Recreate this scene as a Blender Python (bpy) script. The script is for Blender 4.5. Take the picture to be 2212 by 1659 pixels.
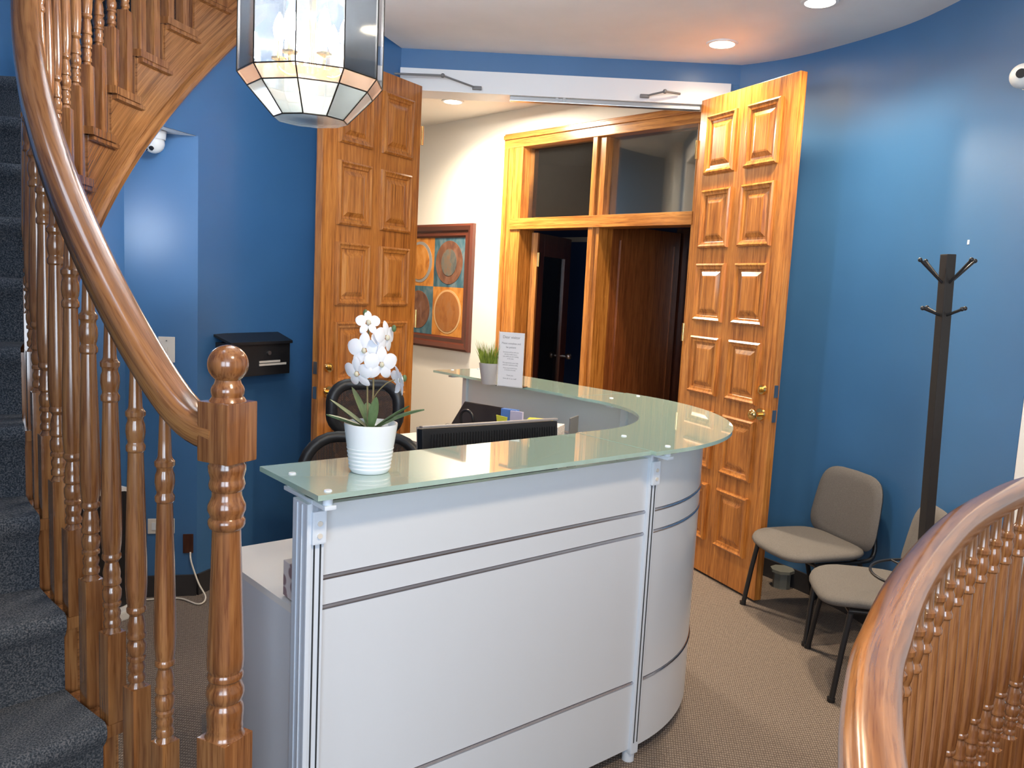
import bpy, bmesh, math, random
from mathutils import Vector, Matrix
from mathutils.geometry import tessellate_polygon
random.seed(7)
for o in list(bpy.data.objects): bpy.data.objects.remove(o)
SC = bpy.context.scene; COL = SC.collection
PI = math.pi; R = math.radians
def lin(c): return tuple(((v/255)/12.92 if v/255 <= .04045 else ((v/255+.055)/1.055)**2.4) for v in c)

# ------------------------------------------------------------------ camera
F, PITCH, ROLL, HC = 1750.0, R(6.78), R(2.87), 1.5
cam = bpy.data.cameras.new('camera'); co = bpy.data.objects.new('camera', cam); COL.objects.link(co)
cam.sensor_fit = 'HORIZONTAL'; cam.sensor_width = 36.0; cam.lens = 36.0*F/2212; cam.clip_start = .02
cp, sp, cr, sr = math.cos(PITCH), math.sin(PITCH), math.cos(ROLL), math.sin(ROLL)
fw = Vector((0, cp, -sp)); up0 = Vector((0, sp, cp)); x0 = Vector((1, 0, 0))
xr = x0*cr + up0*sr; ur = -x0*sr + up0*cr
co.matrix_world = Matrix(((xr.x, ur.x, -fw.x, 0), (xr.y, ur.y, -fw.y, 0), (xr.z, ur.z, -fw.z, HC), (0, 0, 0, 1)))
SC.camera = co
# ------------------------------------------------------------------ world, exposure
w = bpy.data.worlds.new('world'); SC.world = w; w.use_nodes = True
w.node_tree.nodes['Background'].inputs[0].default_value = (.55, .68, 1, 1)
w.node_tree.nodes['Background'].inputs[1].default_value = .12
SC.view_settings.view_transform = 'Standard'; SC.view_settings.look = 'None'
SC.view_settings.gamma = 1; SC.view_settings.exposure = 1.05; SC.view_settings.use_curve_mapping = False
# ------------------------------------------------------------------ large lights: daylight through the windows behind the camera, plus an area light over the stairs
def light(kind, name, loc, energy, color, rot=(0, 0, 0), **kw):
    d = bpy.data.lights.new(name, kind); d.energy = energy; d.color = color
    for k, v in kw.items(): setattr(d, k, v)
    o = bpy.data.objects.new(name, d); COL.objects.link(o); o.location = loc; o.rotation_euler = rot
    return o
DAY = (.72, .85, 1.0); WARM = (1.0, .80, .56)
light('AREA', 'window_daylight', (.75, -2.3, 1.75), 42, DAY, (R(90), 0, 0), shape='RECTANGLE', size=1.3, size_y=1.7)
light('AREA', 'window_daylight_side', (-.9, -2.3, 1.75), 30, DAY, (R(90), 0, 0), shape='RECTANGLE', size=1.3, size_y=1.7)
light('AREA', 'stairwell_top_area', (-1.2, 1.2, 5.0), 14, DAY, (0, 0, 0), shape='RECTANGLE', size=1.2, size_y=1.2)  # cool area light facing down below the upper ceiling

# ------------------------------------------------------------------ materials
def mat(name, color, rough=.5, metal=0, **kw):
    m = bpy.data.materials.new(name); m.use_nodes = True; b = m.node_tree.nodes['Principled BSDF']
    b.inputs['Base Color'].default_value = (*color, 1); b.inputs['Roughness'].default_value = rough
    b.inputs['Metallic'].default_value = metal
    for k, v in kw.items(): b.inputs[k.replace('_', ' ')].default_value = v
    return m
def NT(m): return m.node_tree, m.node_tree.nodes, m.node_tree.links, m.node_tree.nodes['Principled BSDF']
def noisy(m, cols, scale=(1, 1, 1), nscale=8, detail=4, coord='Object', bump=0, bdist=.002, pos=None, distort=0):
    t, n, l, b = NT(m)
    tc = n.new('ShaderNodeTexCoord'); mp = n.new('ShaderNodeMapping'); nz = n.new('ShaderNodeTexNoise'); rp = n.new('ShaderNodeValToRGB')
    mp.inputs['Scale'].default_value = scale; nz.inputs['Scale'].default_value = nscale; nz.inputs['Detail'].default_value = detail
    nz.inputs['Distortion'].default_value = distort
    l.new(tc.outputs[coord], mp.inputs[0]); l.new(mp.outputs[0], nz.inputs['Vector']); l.new(nz.outputs['Fac'], rp.inputs[0])
    e = rp.color_ramp.elements; ps = pos or [.3+.4*i/(len(cols)-1) for i in range(len(cols))]
    while len(e) < len(cols): e.new(.5)
    for i, c in enumerate(cols): e[i].position = ps[i]; e[i].color = (*c, 1)
    l.new(rp.outputs[0], b.inputs['Base Color'])
    if bump:
        bp = n.new('ShaderNodeBump'); bp.inputs['Strength'].default_value = bump; bp.inputs['Distance'].default_value = bdist
        l.new(nz.outputs['Fac'], bp.inputs['Height']); l.new(bp.outputs[0], b.inputs['Normal'])
    return m
def oak(name, c1, c2, c3, coord='Object', axis='z', rough=.28, coat=.5):
    """varnished oak: long stretched grain, fine dark pores, slow tone variation"""
    m = mat(name, c2, rough, Coat_Weight=coat, Coat_Roughness=.12); t, n, l, b = NT(m)
    tc = n.new('ShaderNodeTexCoord'); src = tc.outputs[coord]
    def samp(s, det, dist):
        mp = n.new('ShaderNodeMapping'); nz = n.new('ShaderNodeTexNoise')
        sc = {'z': (s, s, s*.045), 'x': (s*.045, s, s), 'y': (s, s*.045, s)}[axis]
        mp.inputs['Scale'].default_value = sc; nz.inputs['Scale'].default_value = 1; nz.inputs['Detail'].default_value = det
        nz.inputs['Distortion'].default_value = dist
        l.new(src, mp.inputs[0]); l.new(mp.outputs[0], nz.inputs['Vector']); return nz
    a = samp(55, 3, .6); f = samp(240, 2, .2)
    rp = n.new('ShaderNodeValToRGB'); e = rp.color_ramp.elements; e.new(.5)
    for i, (p, c) in enumerate(((.30, c1), (.48, c2), (.70, c3))): e[i].position = p; e[i].color = (*c, 1)
    l.new(a.outputs['Fac'], rp.inputs[0])
    r2 = n.new('ShaderNodeValToRGB'); e = r2.color_ramp.elements
    e[0].position = .36; e[0].color = (.62, .52, .45, 1); e[1].position = .50; e[1].color = (1, 1, 1, 1)
    l.new(f.outputs['Fac'], r2.inputs[0])
    mx = n.new('ShaderNodeMix'); mx.data_type = 'RGBA'; mx.blend_type = 'MULTIPLY'; mx.inputs[0].default_value = .75
    l.new(rp.outputs[0], mx.inputs[6]); l.new(r2.outputs[0], mx.inputs[7]); l.new(mx.outputs[2], b.inputs['Base Color'])
    bp = n.new('ShaderNodeBump'); bp.inputs['Strength'].default_value = .12; bp.inputs['Distance'].default_value = .001
    l.new(f.outputs['Fac'], bp.inputs['Height']); l.new(bp.outputs[0], b.inputs['Normal'])
    return m
M = {}
M['blue'] = noisy(mat('blue_paint', (0, 0, 0), .36, Specular_IOR_Level=.8), [(.044, .145, .315), (.048, .155, .335)], nscale=3, bump=.04, bdist=.001)
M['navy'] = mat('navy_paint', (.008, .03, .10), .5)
M['white_wall'] = mat('white_wall_paint', (.80, .77, .71), .6)
M['ceil'] = noisy(mat('ceiling_paint', (0, 0, 0), .8), [(.78, .77, .77), (.82, .81, .81)], nscale=5)
M['trimw'] = mat('white_trim_paint', (.78, .79, .80), .4)
M['doorw'] = oak('honey_oak', (.27, .085, .016), (.46, .165, .030), (.60, .25, .055))
M['frame'] = oak('golden_oak', (.30, .10, .016), (.50, .19, .035), (.64, .28, .06))
M['frameh'] = oak('golden_oak_rail', (.30, .10, .016), (.50, .19, .035), (.64, .28, .06), axis='x')
M['stairw'] = oak('stair_oak', (.15, .054, .017), (.25, .098, .032), (.35, .155, .052), rough=.2, coat=.8)
M['stairu'] = oak('stair_oak_swept', (.17, .065, .019), (.29, .118, .036), (.39, .17, .055), coord='UV', axis='x', rough=.2, coat=.8)
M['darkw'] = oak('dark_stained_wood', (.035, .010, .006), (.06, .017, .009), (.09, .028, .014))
M['brownw'] = oak('brown_wood', (.16, .045, .012), (.25, .075, .02), (.33, .11, .03))
M['mahog'] = mat('mahogany_frame', (.09, .022, .012), .3, Coat_Weight=.4)
M['scarp'] = noisy(mat('stair_carpet', (0, 0, 0), .95), [(.018, .024, .032), (.06, .068, .08), (.13, .125, .13)], nscale=300, detail=4, bump=.6, bdist=.004, pos=[.40, .52, .64])
M['base'] = mat('dark_baseboard', (.035, .032, .034), .5)
M['desk'] = mat('desk_white_laminate', (.66, .69, .73), .30, Coat_Weight=.3, Coat_Roughness=.1)
M['lam'] = mat('light_worktop_laminate', (.72, .68, .64), .4)
M['dside'] = mat('desk_side_laminate', (.62, .63, .66), .45)
M['alu'] = mat('white_aluminium', (.70, .76, .84), .35, .0)
M['chrome'] = mat('chrome_strip', (.55, .54, .57), .18, 1)
M['steel'] = mat('brushed_steel', (.42, .42, .42), .3, 1)
M['dark'] = mat('dark_slot', (.03, .035, .04), .5)
M['black'] = mat('black_plastic', (.012, .012, .014), .4)
M['blackm'] = mat('black_metal', (.014, .014, .016), .35)
M['bmetal'] = mat('coat_rack_metal', (.022, .019, .017), .45)
M['brass'] = mat('polished_brass', (.78, .52, .20), .15, 1)
M['came'] = mat('dark_came', (.03, .025, .02), .4, .6)
M['fabric'] = noisy(mat('grey_fabric', (0, 0, 0), .9), [(.115, .105, .098), (.155, .143, .133)], nscale=220, bump=.3, bdist=.002)
M['ivory'] = mat('ivory_plastic', (.72, .66, .58), .4)
M['whitep'] = mat('white_plastic', (.75, .75, .74), .35)
M['pot'] = mat('white_ceramic', (.78, .82, .86), .22)
M['potg'] = mat('grey_ceramic', (.52, .48, .45), .5)
M['petal'] = mat('orchid_petal', (.82, .82, .86), .6, Subsurface_Weight=.1)
M['leaf'] = noisy(mat('orchid_leaf', (0, 0, 0), .45), [(.05, .11, .035), (.13, .20, .09)], scale=(60, 60, 4), nscale=1)
M['stem'] = mat('orchid_stem', (.20, .16, .07), .6)
M['grass'] = noisy(mat('grass_blade', (0, 0, 0), .6), [(.10, .16, .015), (.30, .38, .05)], nscale=30)
M['soil'] = mat('potting_bark', (.05, .035, .02), .9)
M['paper'] = mat('paper', (.90, .87, .86), .7)
M['ink'] = mat('grey_ink', (.30, .27, .27), .8)
M['yellow'] = mat('yellow_note', (.62, .62, .06), .7)
M['bluen'] = mat('blue_card', (.10, .22, .58), .6)
M['lilac'] = mat('lilac_card', (.55, .52, .72), .6)
M['grey'] = mat('grey_plastic', (.16, .16, .165), .45)
M['screen'] = mat('monitor_bezel', (.30, .27, .26), .4)
def glass(name, col, rough=0, ior=1.45, **kw):
    return mat(name, col, rough, Transmission_Weight=1.0, IOR=ior, **kw)
def thin_glass(name, tcol, body, fac_body, gloss=.1, rough=.03):
    """thin clear sheet: see-through, part diffuse body, part mirror"""
    m = mat(name, body, .4); t, n, l, b = NT(m); out = n['Material Output']
    tr = n.new('ShaderNodeBsdfTransparent'); tr.inputs[0].default_value = (*tcol, 1)
    tl = n.new('ShaderNodeBsdfTranslucent'); tl.inputs[0].default_value = (*body, 1); df = n.new('ShaderNodeBsdfDiffuse'); df.inputs[0].default_value = (*body, 1)
    gl = n.new('ShaderNodeBsdfGlossy'); gl.inputs['Roughness'].default_value = rough; gl.inputs[0].default_value = (1, 1, 1, 1)
    m1 = n.new('ShaderNodeMixShader'); m1.inputs[0].default_value = .5; l.new(df.outputs[0], m1.inputs[1]); l.new(tl.outputs[0], m1.inputs[2])
    m2 = n.new('ShaderNodeMixShader'); m2.inputs[0].default_value = fac_body; l.new(tr.outputs[0], m2.inputs[1]); l.new(m1.outputs[0], m2.inputs[2])
    fr_ = n.new('ShaderNodeFresnel'); fr_.inputs[0].default_value = 1.5; ad = n.new('ShaderNodeMath'); ad.operation = 'ADD'; ad.inputs[1].default_value = gloss; ad.use_clamp = True; l.new(fr_.outputs[0], ad.inputs[0])
    m3 = n.new('ShaderNodeMixShader'); l.new(ad.outputs[0], m3.inputs[0]); l.new(m2.outputs[0], m3.inputs[1]); l.new(gl.outputs[0], m3.inputs[2]); l.new(m3.outputs[0], out.inputs[0])
    return m
M['pane'] = thin_glass('clear_pane', (.85, .85, .83), (.3, .3, .3), .03, .02)
M['lantern'] = thin_glass('lantern_glass', (.92, .95, .98), (.85, .90, .98), .018, .06, .06)
M['peach'] = thin_glass('peach_lantern_glass', (.88, .72, .62), (.50, .36, .28), .28, .05, .1)
M['frost'] = thin_glass('pale_lantern_glass', (.80, .82, .80), (.50, .52, .50), .20, .05, .1)
M['mint'] = mat('mint_desk_glass', (.66, .86, .77), .03, Transmission_Weight=.50, IOR=1.52, Coat_Weight=.6, Coat_Roughness=.02)
M['acryl'] = glass('acrylic', (.93, .94, .95), .02)
def emit(name, col, s):
    m = mat(name, (0, 0, 0), .5); b = NT(m)[3]; b.inputs['Emission Color'].default_value = (*col, 1); b.inputs['Emission Strength'].default_value = s; return m
M['lampwarm'] = emit('warm_diffuser', (1, .82, .58), 14)
M['bulb'] = emit('white_bulb', (.92, .96, 1), 40)
def ribbed(name, c1, c2, sc, bump):
    m = mat(name, c1, .95); t, n, l, b = NT(m)
    tc = n.new('ShaderNodeTexCoord'); mp = n.new('ShaderNodeMapping'); mp.inputs['Rotation'].default_value = (0, 0, R(8))
    l.new(tc.outputs['Object'], mp.inputs[0])
    w1 = n.new('ShaderNodeTexWave'); w1.wave_type = 'BANDS'; w1.bands_direction = 'X'; w1.inputs['Scale'].default_value = sc; w1.inputs['Distortion'].default_value = 1.6; w1.inputs['Detail Scale'].default_value = 3
    w2 = n.new('ShaderNodeTexWave'); w2.wave_type = 'BANDS'; w2.bands_direction = 'Y'; w2.inputs['Scale'].default_value = sc*.6; w2.inputs['Distortion'].default_value = 2.5
    nz = n.new('ShaderNodeTexNoise'); nz.inputs['Scale'].default_value = 90; nz.inputs['Detail'].default_value = 3
    l.new(mp.outputs[0], w1.inputs[0]); l.new(mp.outputs[0], w2.inputs[0]); l.new(mp.outputs[0], nz.inputs['Vector'])
    a = n.new('ShaderNodeMath'); a.operation = 'MULTIPLY'; l.new(w1.outputs['Fac'], a.inputs[0]); l.new(w2.outputs['Fac'], a.inputs[1])
    a2 = n.new('ShaderNodeMath'); a2.operation = 'MULTIPLY_ADD'; a2.inputs[1].default_value = .6; l.new(nz.outputs['Fac'], a2.inputs[0]); l.new(a.outputs[0], a2.inputs[2])
    rp = n.new('ShaderNodeValToRGB'); e = rp.color_ramp.elements; e[0].position = .25; e[0].color = (*c1, 1); e[1].position = .95; e[1].color = (*c2, 1)
    l.new(a2.outputs[0], rp.inputs[0]); l.new(rp.outputs[0], b.inputs['Base Color'])
    bp = n.new('ShaderNodeBump'); bp.inputs['Strength'].default_value = bump; bp.inputs['Distance'].default_value = .004
    l.new(a2.outputs[0], bp.inputs['Height']); l.new(bp.outputs[0], b.inputs['Normal'])
    return m
M['carpet'] = ribbed('ribbed_carpet', (.105, .080, .066), (.29, .235, .195), 38, .5)
def mesh_fabric():
    m = mat('black_chair_mesh', (.02, .018, .017), .6); t, n, l, b = NT(m)
    tc = n.new('ShaderNodeTexCoord'); mp = n.new('ShaderNodeMapping'); mp.inputs['Scale'].default_value = (330, 330, 330)
    ch = n.new('ShaderNodeTexChecker'); ch.inputs['Scale'].default_value = 1
    l.new(tc.outputs['Object'], mp.inputs[0]); l.new(mp.outputs[0], ch.inputs[0])
    mr = n.new('ShaderNodeMapRange'); mr.inputs[3].default_value = .95; mr.inputs[4].default_value = .45
    l.new(ch.outputs['Fac'], mr.inputs[0]); l.new(mr.outputs[0], b.inputs['Alpha']); return m
M['mesh'] = mesh_fabric()
def dotted(name, bg, fg, scale, lo, hi):
    m = mat(name, bg, .7); t, n, l, b = NT(m)
    tc = n.new('ShaderNodeTexCoord'); vo = n.new('ShaderNodeTexVoronoi'); vo.inputs['Scale'].default_value = scale
    l.new(tc.outputs['Object'], vo.inputs['Vector']); rp = n.new('ShaderNodeValToRGB'); e = rp.color_ramp.elements
    e[0].position = lo; e[0].color = (*fg, 1); e[1].position = hi; e[1].color = (*bg, 1)
    l.new(vo.outputs['Distance'], rp.inputs[0]); l.new(rp.outputs[0], b.inputs['Base Color']); return m
M['tissue'] = dotted('patterned_carton', (.62, .55, .54), (.26, .17, .18), 26, .30, .42)
M['dots'] = dotted('dotted_carton', (.72, .68, .66), (.40, .36, .38), 150, .25, .4)

# ------------------------------------------------------------------ mesh helpers
class MB:
    def __init__(s): s.bm = bmesh.new(); s.uv = None
    def box(s, c, d, rot=None, bev=0):
        T = Matrix.Translation(c) @ (rot if rot is not None else Matrix.Identity(4)) @ Matrix.Diagonal((d[0], d[1], d[2], 1))
        r = bmesh.ops.create_cube(s.bm, size=1, matrix=T)
        if bev:
            es = list({e for v in r['verts'] for e in v.link_edges})
            bmesh.ops.bevel(s.bm, geom=es, offset=bev, segments=2, affect='EDGES', profile=.7)
        return s
    def box2(s, a, b, bev=0):
        a = Vector(a); b = Vector(b); return s.box((a+b)/2, [abs(v) for v in (b-a)], bev=bev)
    def cyl(s, a, b, r1, r2=None, n=16, caps=True):
        a = Vector(a); b = Vector(b); r2 = r1 if r2 is None else r2; d = b-a
        q = d.to_track_quat('Z', 'Y').to_matrix().to_4x4()
        bmesh.ops.create_cone(s.bm, cap_ends=caps, segments=n, radius1=r1, radius2=r2, depth=d.length, matrix=Matrix.Translation((a+b)/2) @ q)
        return s
    def sph(s, c, r, sc=(1, 1, 1), n=16, rot=None):
        bmesh.ops.create_uvsphere(s.bm, u_segments=n, v_segments=max(6, n//2+2), radius=r, matrix=Matrix.Translation(c) @ (rot if rot is not None else Matrix.Identity(4)) @ Matrix.Diagonal((*sc, 1)))
        return s
    def rings(s, rs, close=False, cap=True, loop=True):
        V = [[s.bm.verts.new(p) for p in r] for r in rs]; n = len(V[0])
        pairs = list(zip(V, V[1:])) + ([(V[-1], V[0])] if close else [])
        for a, b in pairs:
            for i in range(n if loop else n-1):
                j = (i+1) % n
                try: s.bm.faces.new((a[i], a[j], b[j], b[i]))
                except ValueError: pass
        if cap and not close and loop:
            for r in (V[0], V[-1]):
                try: s.bm.faces.new(r)
                except ValueError: pass
        return V
    def lathe(s, prof, c=(0, 0, 0), n=20):
        rs = [[(c[0]+r*math.cos(2*PI*i/n), c[1]+r*math.sin(2*PI*i/n), c[2]+z) for i in range(n)] for z, r in prof]
        s.rings(rs); return s
    def tube(s, pts, r, n=10):
        P = [Vector(p) for p in pts]; rs = []; up = Vector((0, 0, 1)); prevx = None
        for i, p in enumerate(P):
            t = (P[min(i+1, len(P)-1)]-P[max(i-1, 0)]).normalized()
            x = (up if prevx is None else prevx); x = x-t*x.dot(t)
            if x.length < 1e-4: x = Vector((1, 0, 0))-t*t.x
            x.normalize(); prevx = x; y = t.cross(x); rr = r[i] if isinstance(r, (list, tuple)) else r
            rs.append([p+(x*math.cos(2*PI*k/n)+y*math.sin(2*PI*k/n))*rr for k in range(n)])
        s.rings(rs); return s
    def prism(s, pts, z0, z1):
        P = [tuple(p)[:2] for p in pts]; n = len(P)
        lo = [s.bm.verts.new((x, y, z0)) for x, y in P]; hi = [s.bm.verts.new((x, y, z1)) for x, y in P]
        for i in range(n): s.bm.faces.new((lo[i], lo[(i+1) % n], hi[(i+1) % n], hi[i]))
        for t in tessellate_polygon([[Vector((x, y, 0)) for x, y in P]]):
            if len(set(t)) == 3:
                s.bm.faces.new([lo[i] for i in t]); s.bm.faces.new([hi[i] for i in reversed(t)])
        return s
    def quad(s, *p): s.bm.faces.new([s.bm.verts.new(v) for v in p]); return s
    def sweep(s, path, frames, prof, uvlen=True):
        """prof: (a,b) pairs; frames: (side, up) vectors per point; writes UV (length, around)"""
        uv = s.bm.loops.layers.uv.verify(); rs = []; L = [0]
        for i, p in enumerate(path):
            a, b = frames[i]; rs.append([p+a*u+b*v for u, v in prof])
            if i: L.append(L[-1]+(path[i]-path[i-1]).length)
        V = s.rings(rs); per = [0]; n = len(prof)
        for k in range(n): q = Vector(prof[(k+1) % n])-Vector(prof[k]); per.append(per[-1]+q.length)
        idx = {}
        for i, r in enumerate(V):
            for k, v in enumerate(r): idx[v] = (i, k)
        for f in s.bm.faces:
            if not all(v in idx for v in f.verts): continue
            ks = [idx[v][1] for v in f.verts]; wrap = max(ks) == n-1 and min(ks) == 0 and len(f.verts) == 4
            for lp in f.loops:
                i, k = idx[lp.vert]; lp[uv].uv = (L[i], per[n] if (wrap and k == 0) else per[k])
        return s
    def build(s, name, m, parent=None, smooth=None, loc=None, rotz=None, fix=True):
        if fix: bmesh.ops.recalc_face_normals(s.bm, faces=s.bm.faces)
        me = bpy.data.meshes.new(name); s.bm.to_mesh(me); s.bm.free()
        for x in (m if isinstance(m, (list, tuple)) else [m]): me.materials.append(M[x] if isinstance(x, str) else x)
        if smooth is not None: shade(me, smooth)
        o = bpy.data.objects.new(name, me); COL.objects.link(o)
        if parent: o.parent = parent
        if loc: o.location = loc
        if rotz is not None: o.rotation_euler.z = rotz
        return o
def shade(me, ang):
    me.polygons.foreach_set('use_smooth', [True]*len(me.polygons))
    bm = bmesh.new(); bm.from_mesh(me)
    for e in bm.edges:
        e.smooth = not (len(e.link_faces) == 2 and e.calc_face_angle(0) > R(ang))
    bm.to_mesh(me); bm.free()
def tag(o, label, cat, group=None, kind=None):
    o['label'] = label; o['category'] = cat
    if group: o['group'] = group
    if kind: o['kind'] = kind
    return o
def thing(name, label, cat, loc=(0, 0, 0), rotz=0, group=None):
    o = bpy.data.objects.new(name, None); COL.objects.link(o); o.empty_display_size = .1
    o.location = loc; o.rotation_euler.z = rotz; return tag(o, label, cat, group)
def struct(o, label, cat='room'):
    o['kind'] = 'structure'; o['label'] = label; o['category'] = cat; return o
def copy_tree(o, parent=None):
    c = o.copy(); COL.objects.link(c); c.parent = parent
    for ch in list(o.children): copy_tree(ch, c)
    return c
def rz(a): return Matrix.Rotation(a, 4, 'Z')
def V3(p, z): return Vector((p[0], p[1], z))
def catmull(P, n=8):
    P = [Vector(p) for p in P]; out = []
    for i in range(len(P)-1):
        a, b, c, d = P[max(i-1, 0)], P[i], P[i+1], P[min(i+2, len(P)-1)]
        for k in range(n):
            t = k/n; out.append(.5*((2*b)+(c-a)*t+(2*a-5*b+4*c-d)*t*t+(3*b-a-3*c+d)*t**3))
    out.append(P[-1]); return out
def wallstrip(pts, z0, z1, th=.06, side=1):
    """curved wall: pts plan polyline, inner face on the line, thickness outward"""
    mb = MB(); P = [Vector((p[0], p[1])) for p in pts]; rs = []
    for i, p in enumerate(P):
        t = (P[min(i+1, len(P)-1)]-P[max(i-1, 0)]).normalized(); nrm = Vector((t.y, -t.x))*side*th; q = p+nrm
        a = z0[i] if isinstance(z0, list) else z0; b = z1[i] if isinstance(z1, list) else z1
        rs.append([(p.x, p.y, a), (p.x, p.y, b), (q.x, q.y, b), (q.x, q.y, a)])
    mb.rings(rs); return mb

# ================================================================== ROOM
ZC = 2.76
# stair helix (fitted): centre, inner radius, start angle, angle per step, rise, rail height above pitch line
SX, SY, SR, SPH, SDE, SH, SZ0 = .254, 2.998, 1.754, 4.268, .104, .1759, .212
def helix(k, r=0): a = SPH-SDE*k; return Vector((SX+(SR+r)*math.cos(a), SY+(SR+r)*math.sin(a)))
def pitch(k): return SZ0+SH*k
right_wall = [(1.158, 4.58), (1.25, 4.515), (1.352, 4.421), (1.44, 4.31), (1.515, 4.19), (1.583, 4.07), (1.640, 3.95), (1.69, 3.83), (1.726, 3.70), (1.757, 3.505), (1.775, 3.30), (1.785, 3.10), (1.79, 2.82)]
rw = [tuple(v)[:2] for v in catmull([(*p, 0) for p in right_wall], 4)]
struct(wallstrip(rw, 0, ZC+.02, .08, -1).build('wall_right', 'blue', smooth=40), 'curved blue wall behind the waiting chairs and coat rack', 'wall')
def lw(a, r=1.81): return (SX+r*math.cos(R(a)), SY+r*math.sin(R(a)))
lp = [(-.69, 4.58)] + [lw(a, 1.83-.03*(a-122)/37) for a in range(123, 159, 3)] + [lw(159, 1.80)]
def topz(p):
    a = math.atan2(p[1]-SY, p[0]-SX) % (2*PI); return min(4.4, pitch((SPH-a)/SDE)-.375)
struct(wallstrip(lp, 0, [topz(p) for p in lp], .08, 1).build('wall_left', 'blue', smooth=40), 'curved blue wall behind the black mailbox', 'wall')
# bulkhead over the recess
bp_ = [lw(159, 1.80)] + [lw(a, 1.80) for a in (161, 164, 167, 170)]
struct(wallstrip(bp_, 2.09, [max(2.10, topz(p)) for p in bp_], .08, 1).build('wall_bulkhead', 'blue', smooth=40), 'blue bulkhead above the wall recess', 'wall')
rec = [lw(159, 1.80), (-1.72, 3.572), (-1.90, 3.15), (-2.02, 2.6), (-2.02, 2.2)]
struct(wallstrip(rec, 0, 2.5, .05, 1).build('wall_recess', 'blue'), 'blue recess wall with the light switch', 'wall')
mb = MB(); mb.prism([lw(a_, 1.81) for a_ in (159, 161, 164, 167, 170)]+[(-1.90, 3.15), (-1.74, 3.59)], 2.088, 2.10)
struct(mb.build('ceiling_recess', 'trimw'), 'white soffit inside the wall recess', 'ceiling')
# outer stairwell wall
ow = [(SX+2.75*math.cos(R(a)), SY+2.75*math.sin(R(a))) for a in range(122, 250, 4)]
struct(wallstrip(ow, 0, 5.2, .08, 1).build('wall_stairwell', 'blue', smooth=40), 'outer blue wall of the curved stairwell', 'wall')
# header over the opening
mb = MB(); mb.box2((-.69, 4.58, 2.655), (1.158, 4.74, ZC+.02)); mb.box2((-1.0, 4.58, 0), (-.69, 4.74, ZC)); mb.box2((1.10, 4.582, 0), (1.4, 4.74, ZC))
mb.box2((-1.0, 4.60, ZC), (-.4, 4.74, 4.6))
struct(mb.build('wall_front', 'blue'), 'blue band of wall above the wide doorway', 'wall')
mb = MB(); mb.box2((-.692, 4.565, 2.54), (1.108, 4.75, 2.657), bev=.004); mb.box2((-.692, 4.57, 0), (-.63, 4.75, 2.55)); mb.box2((1.045, 4.57, 0), (1.108, 4.75, 2.55))
struct(mb.build('trim_1', 'trimw'), 'white casing framing the wide doorway', 'trim')
mb = MB(); mb.box2((-.09, 4.585, 2.515), (.955, 4.625, 2.54), bev=.003); mb.box2((.16, 4.575, 2.525), (.175, 4.583, 2.545)); mb.box2((.20, 4.575, 2.525), (.215, 4.583, 2.545))
tag(mb.build('door_track', 'steel'), 'grey metal track bar under the white doorway header', 'track')
# ceilings
ce = [(-.69, 4.66), (-.69, 4.58), (-.9, 3.87), (-1.0, 3.3), (-1.0, 2.5), (-.92, 1.8), (-.75, 1.2), (-.75, -2.6), (3.6, -2.6), (3.6, 2.8), (2.0, 2.84), (1.80, 2.82)] + rw[::-1][1:] + [(1.158, 4.66)]
mb = MB(); mb.prism(ce, ZC, ZC+.16)
struct(mb.build('ceiling', 'ceil'), 'white ceiling with recessed downlights', 'ceiling')
mb = MB(); mb.box2((-3, -2.7, 5.2), (3.7, 5, 5.3))
struct(mb.build('ceiling_upper', 'ceil'), 'upper stairwell ceiling', 'ceiling')
# enclosing walls behind and beside the camera, with openings where the windows are
mb = MB(); mb.box2((-2.6, -2.7, 0), (3.6, -2.6, .85)); mb.box2((-2.6, -2.7, 2.65), (3.6, -2.6, 5.2))
for a, b in ((-2.6, -1.6), (-.2, .05), (1.45, 3.6)): mb.box2((a, -2.7, .85), (b, -2.6, 2.65))
struct(mb.build('wall_behind', 'white_wall'), 'white wall with windows behind the viewer', 'wall')
mb = MB(); mb.box2((-2.7, -2.7, 0), (-2.6, 2.2, 5.2)); struct(mb.build('wall_side', 'white_wall'), 'white wall left of the viewer', 'wall')
mb = MB(); mb.box2((3.6, -2.7, 0), (3.7, 2.86, 5.2)); struct(mb.build('wall_east', 'white_wall'), 'white wall right of the viewer', 'wall')
mb = MB(); mb.box2((1.7905, 2.72, 0), (3.7, 2.819, ZC), bev=.004)
struct(mb.build('wall_return', 'trimw'), 'pale grey wall end beside the curved blue wall', 'wall')
# floor with the stairwell cut out on the right
rail_plan = [(.27, .40), (.295, .52), (.328, .63), (.366, .731), (.407, .831), (.470, .963), (.524, 1.056), (.652, 1.262), (.827, 1.507), (1.021, 1.748), (1.262, 1.999), (1.42, 2.136), (1.62, 2.285), (1.88, 2.44), (2.2, 2.60)]
rp3 = catmull([(*p, 0) for p in rail_plan], 4)
fl_pts = [(-2.8, -2.7), (.15, -2.7), (.15, -.2), (.19, .2)] + [(v.x+.02, v.y-.05) for v in rp3] + [(2.6, 2.7), (3.7, 2.74), (3.7, 2.84), (2.2, 8.2), (-3.2, 8.2)]
mb = MB(); mb.prism(fl_pts, -.12, 0)
struct(mb.build('floor', 'carpet'), 'brown ribbed carpet floor', 'floor')
mb = wallstrip([(.15, -2.7), (.15, -.2), (.19, .2)]+[(v.x+.02, v.y-.05) for v in rp3]+[(2.6, 2.7), (3.7, 2.74)], -.45, .012, .02, 1)
struct(mb.build('trim_2', 'brownw'), 'wooden fascia around the stairwell opening', 'trim')
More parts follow.
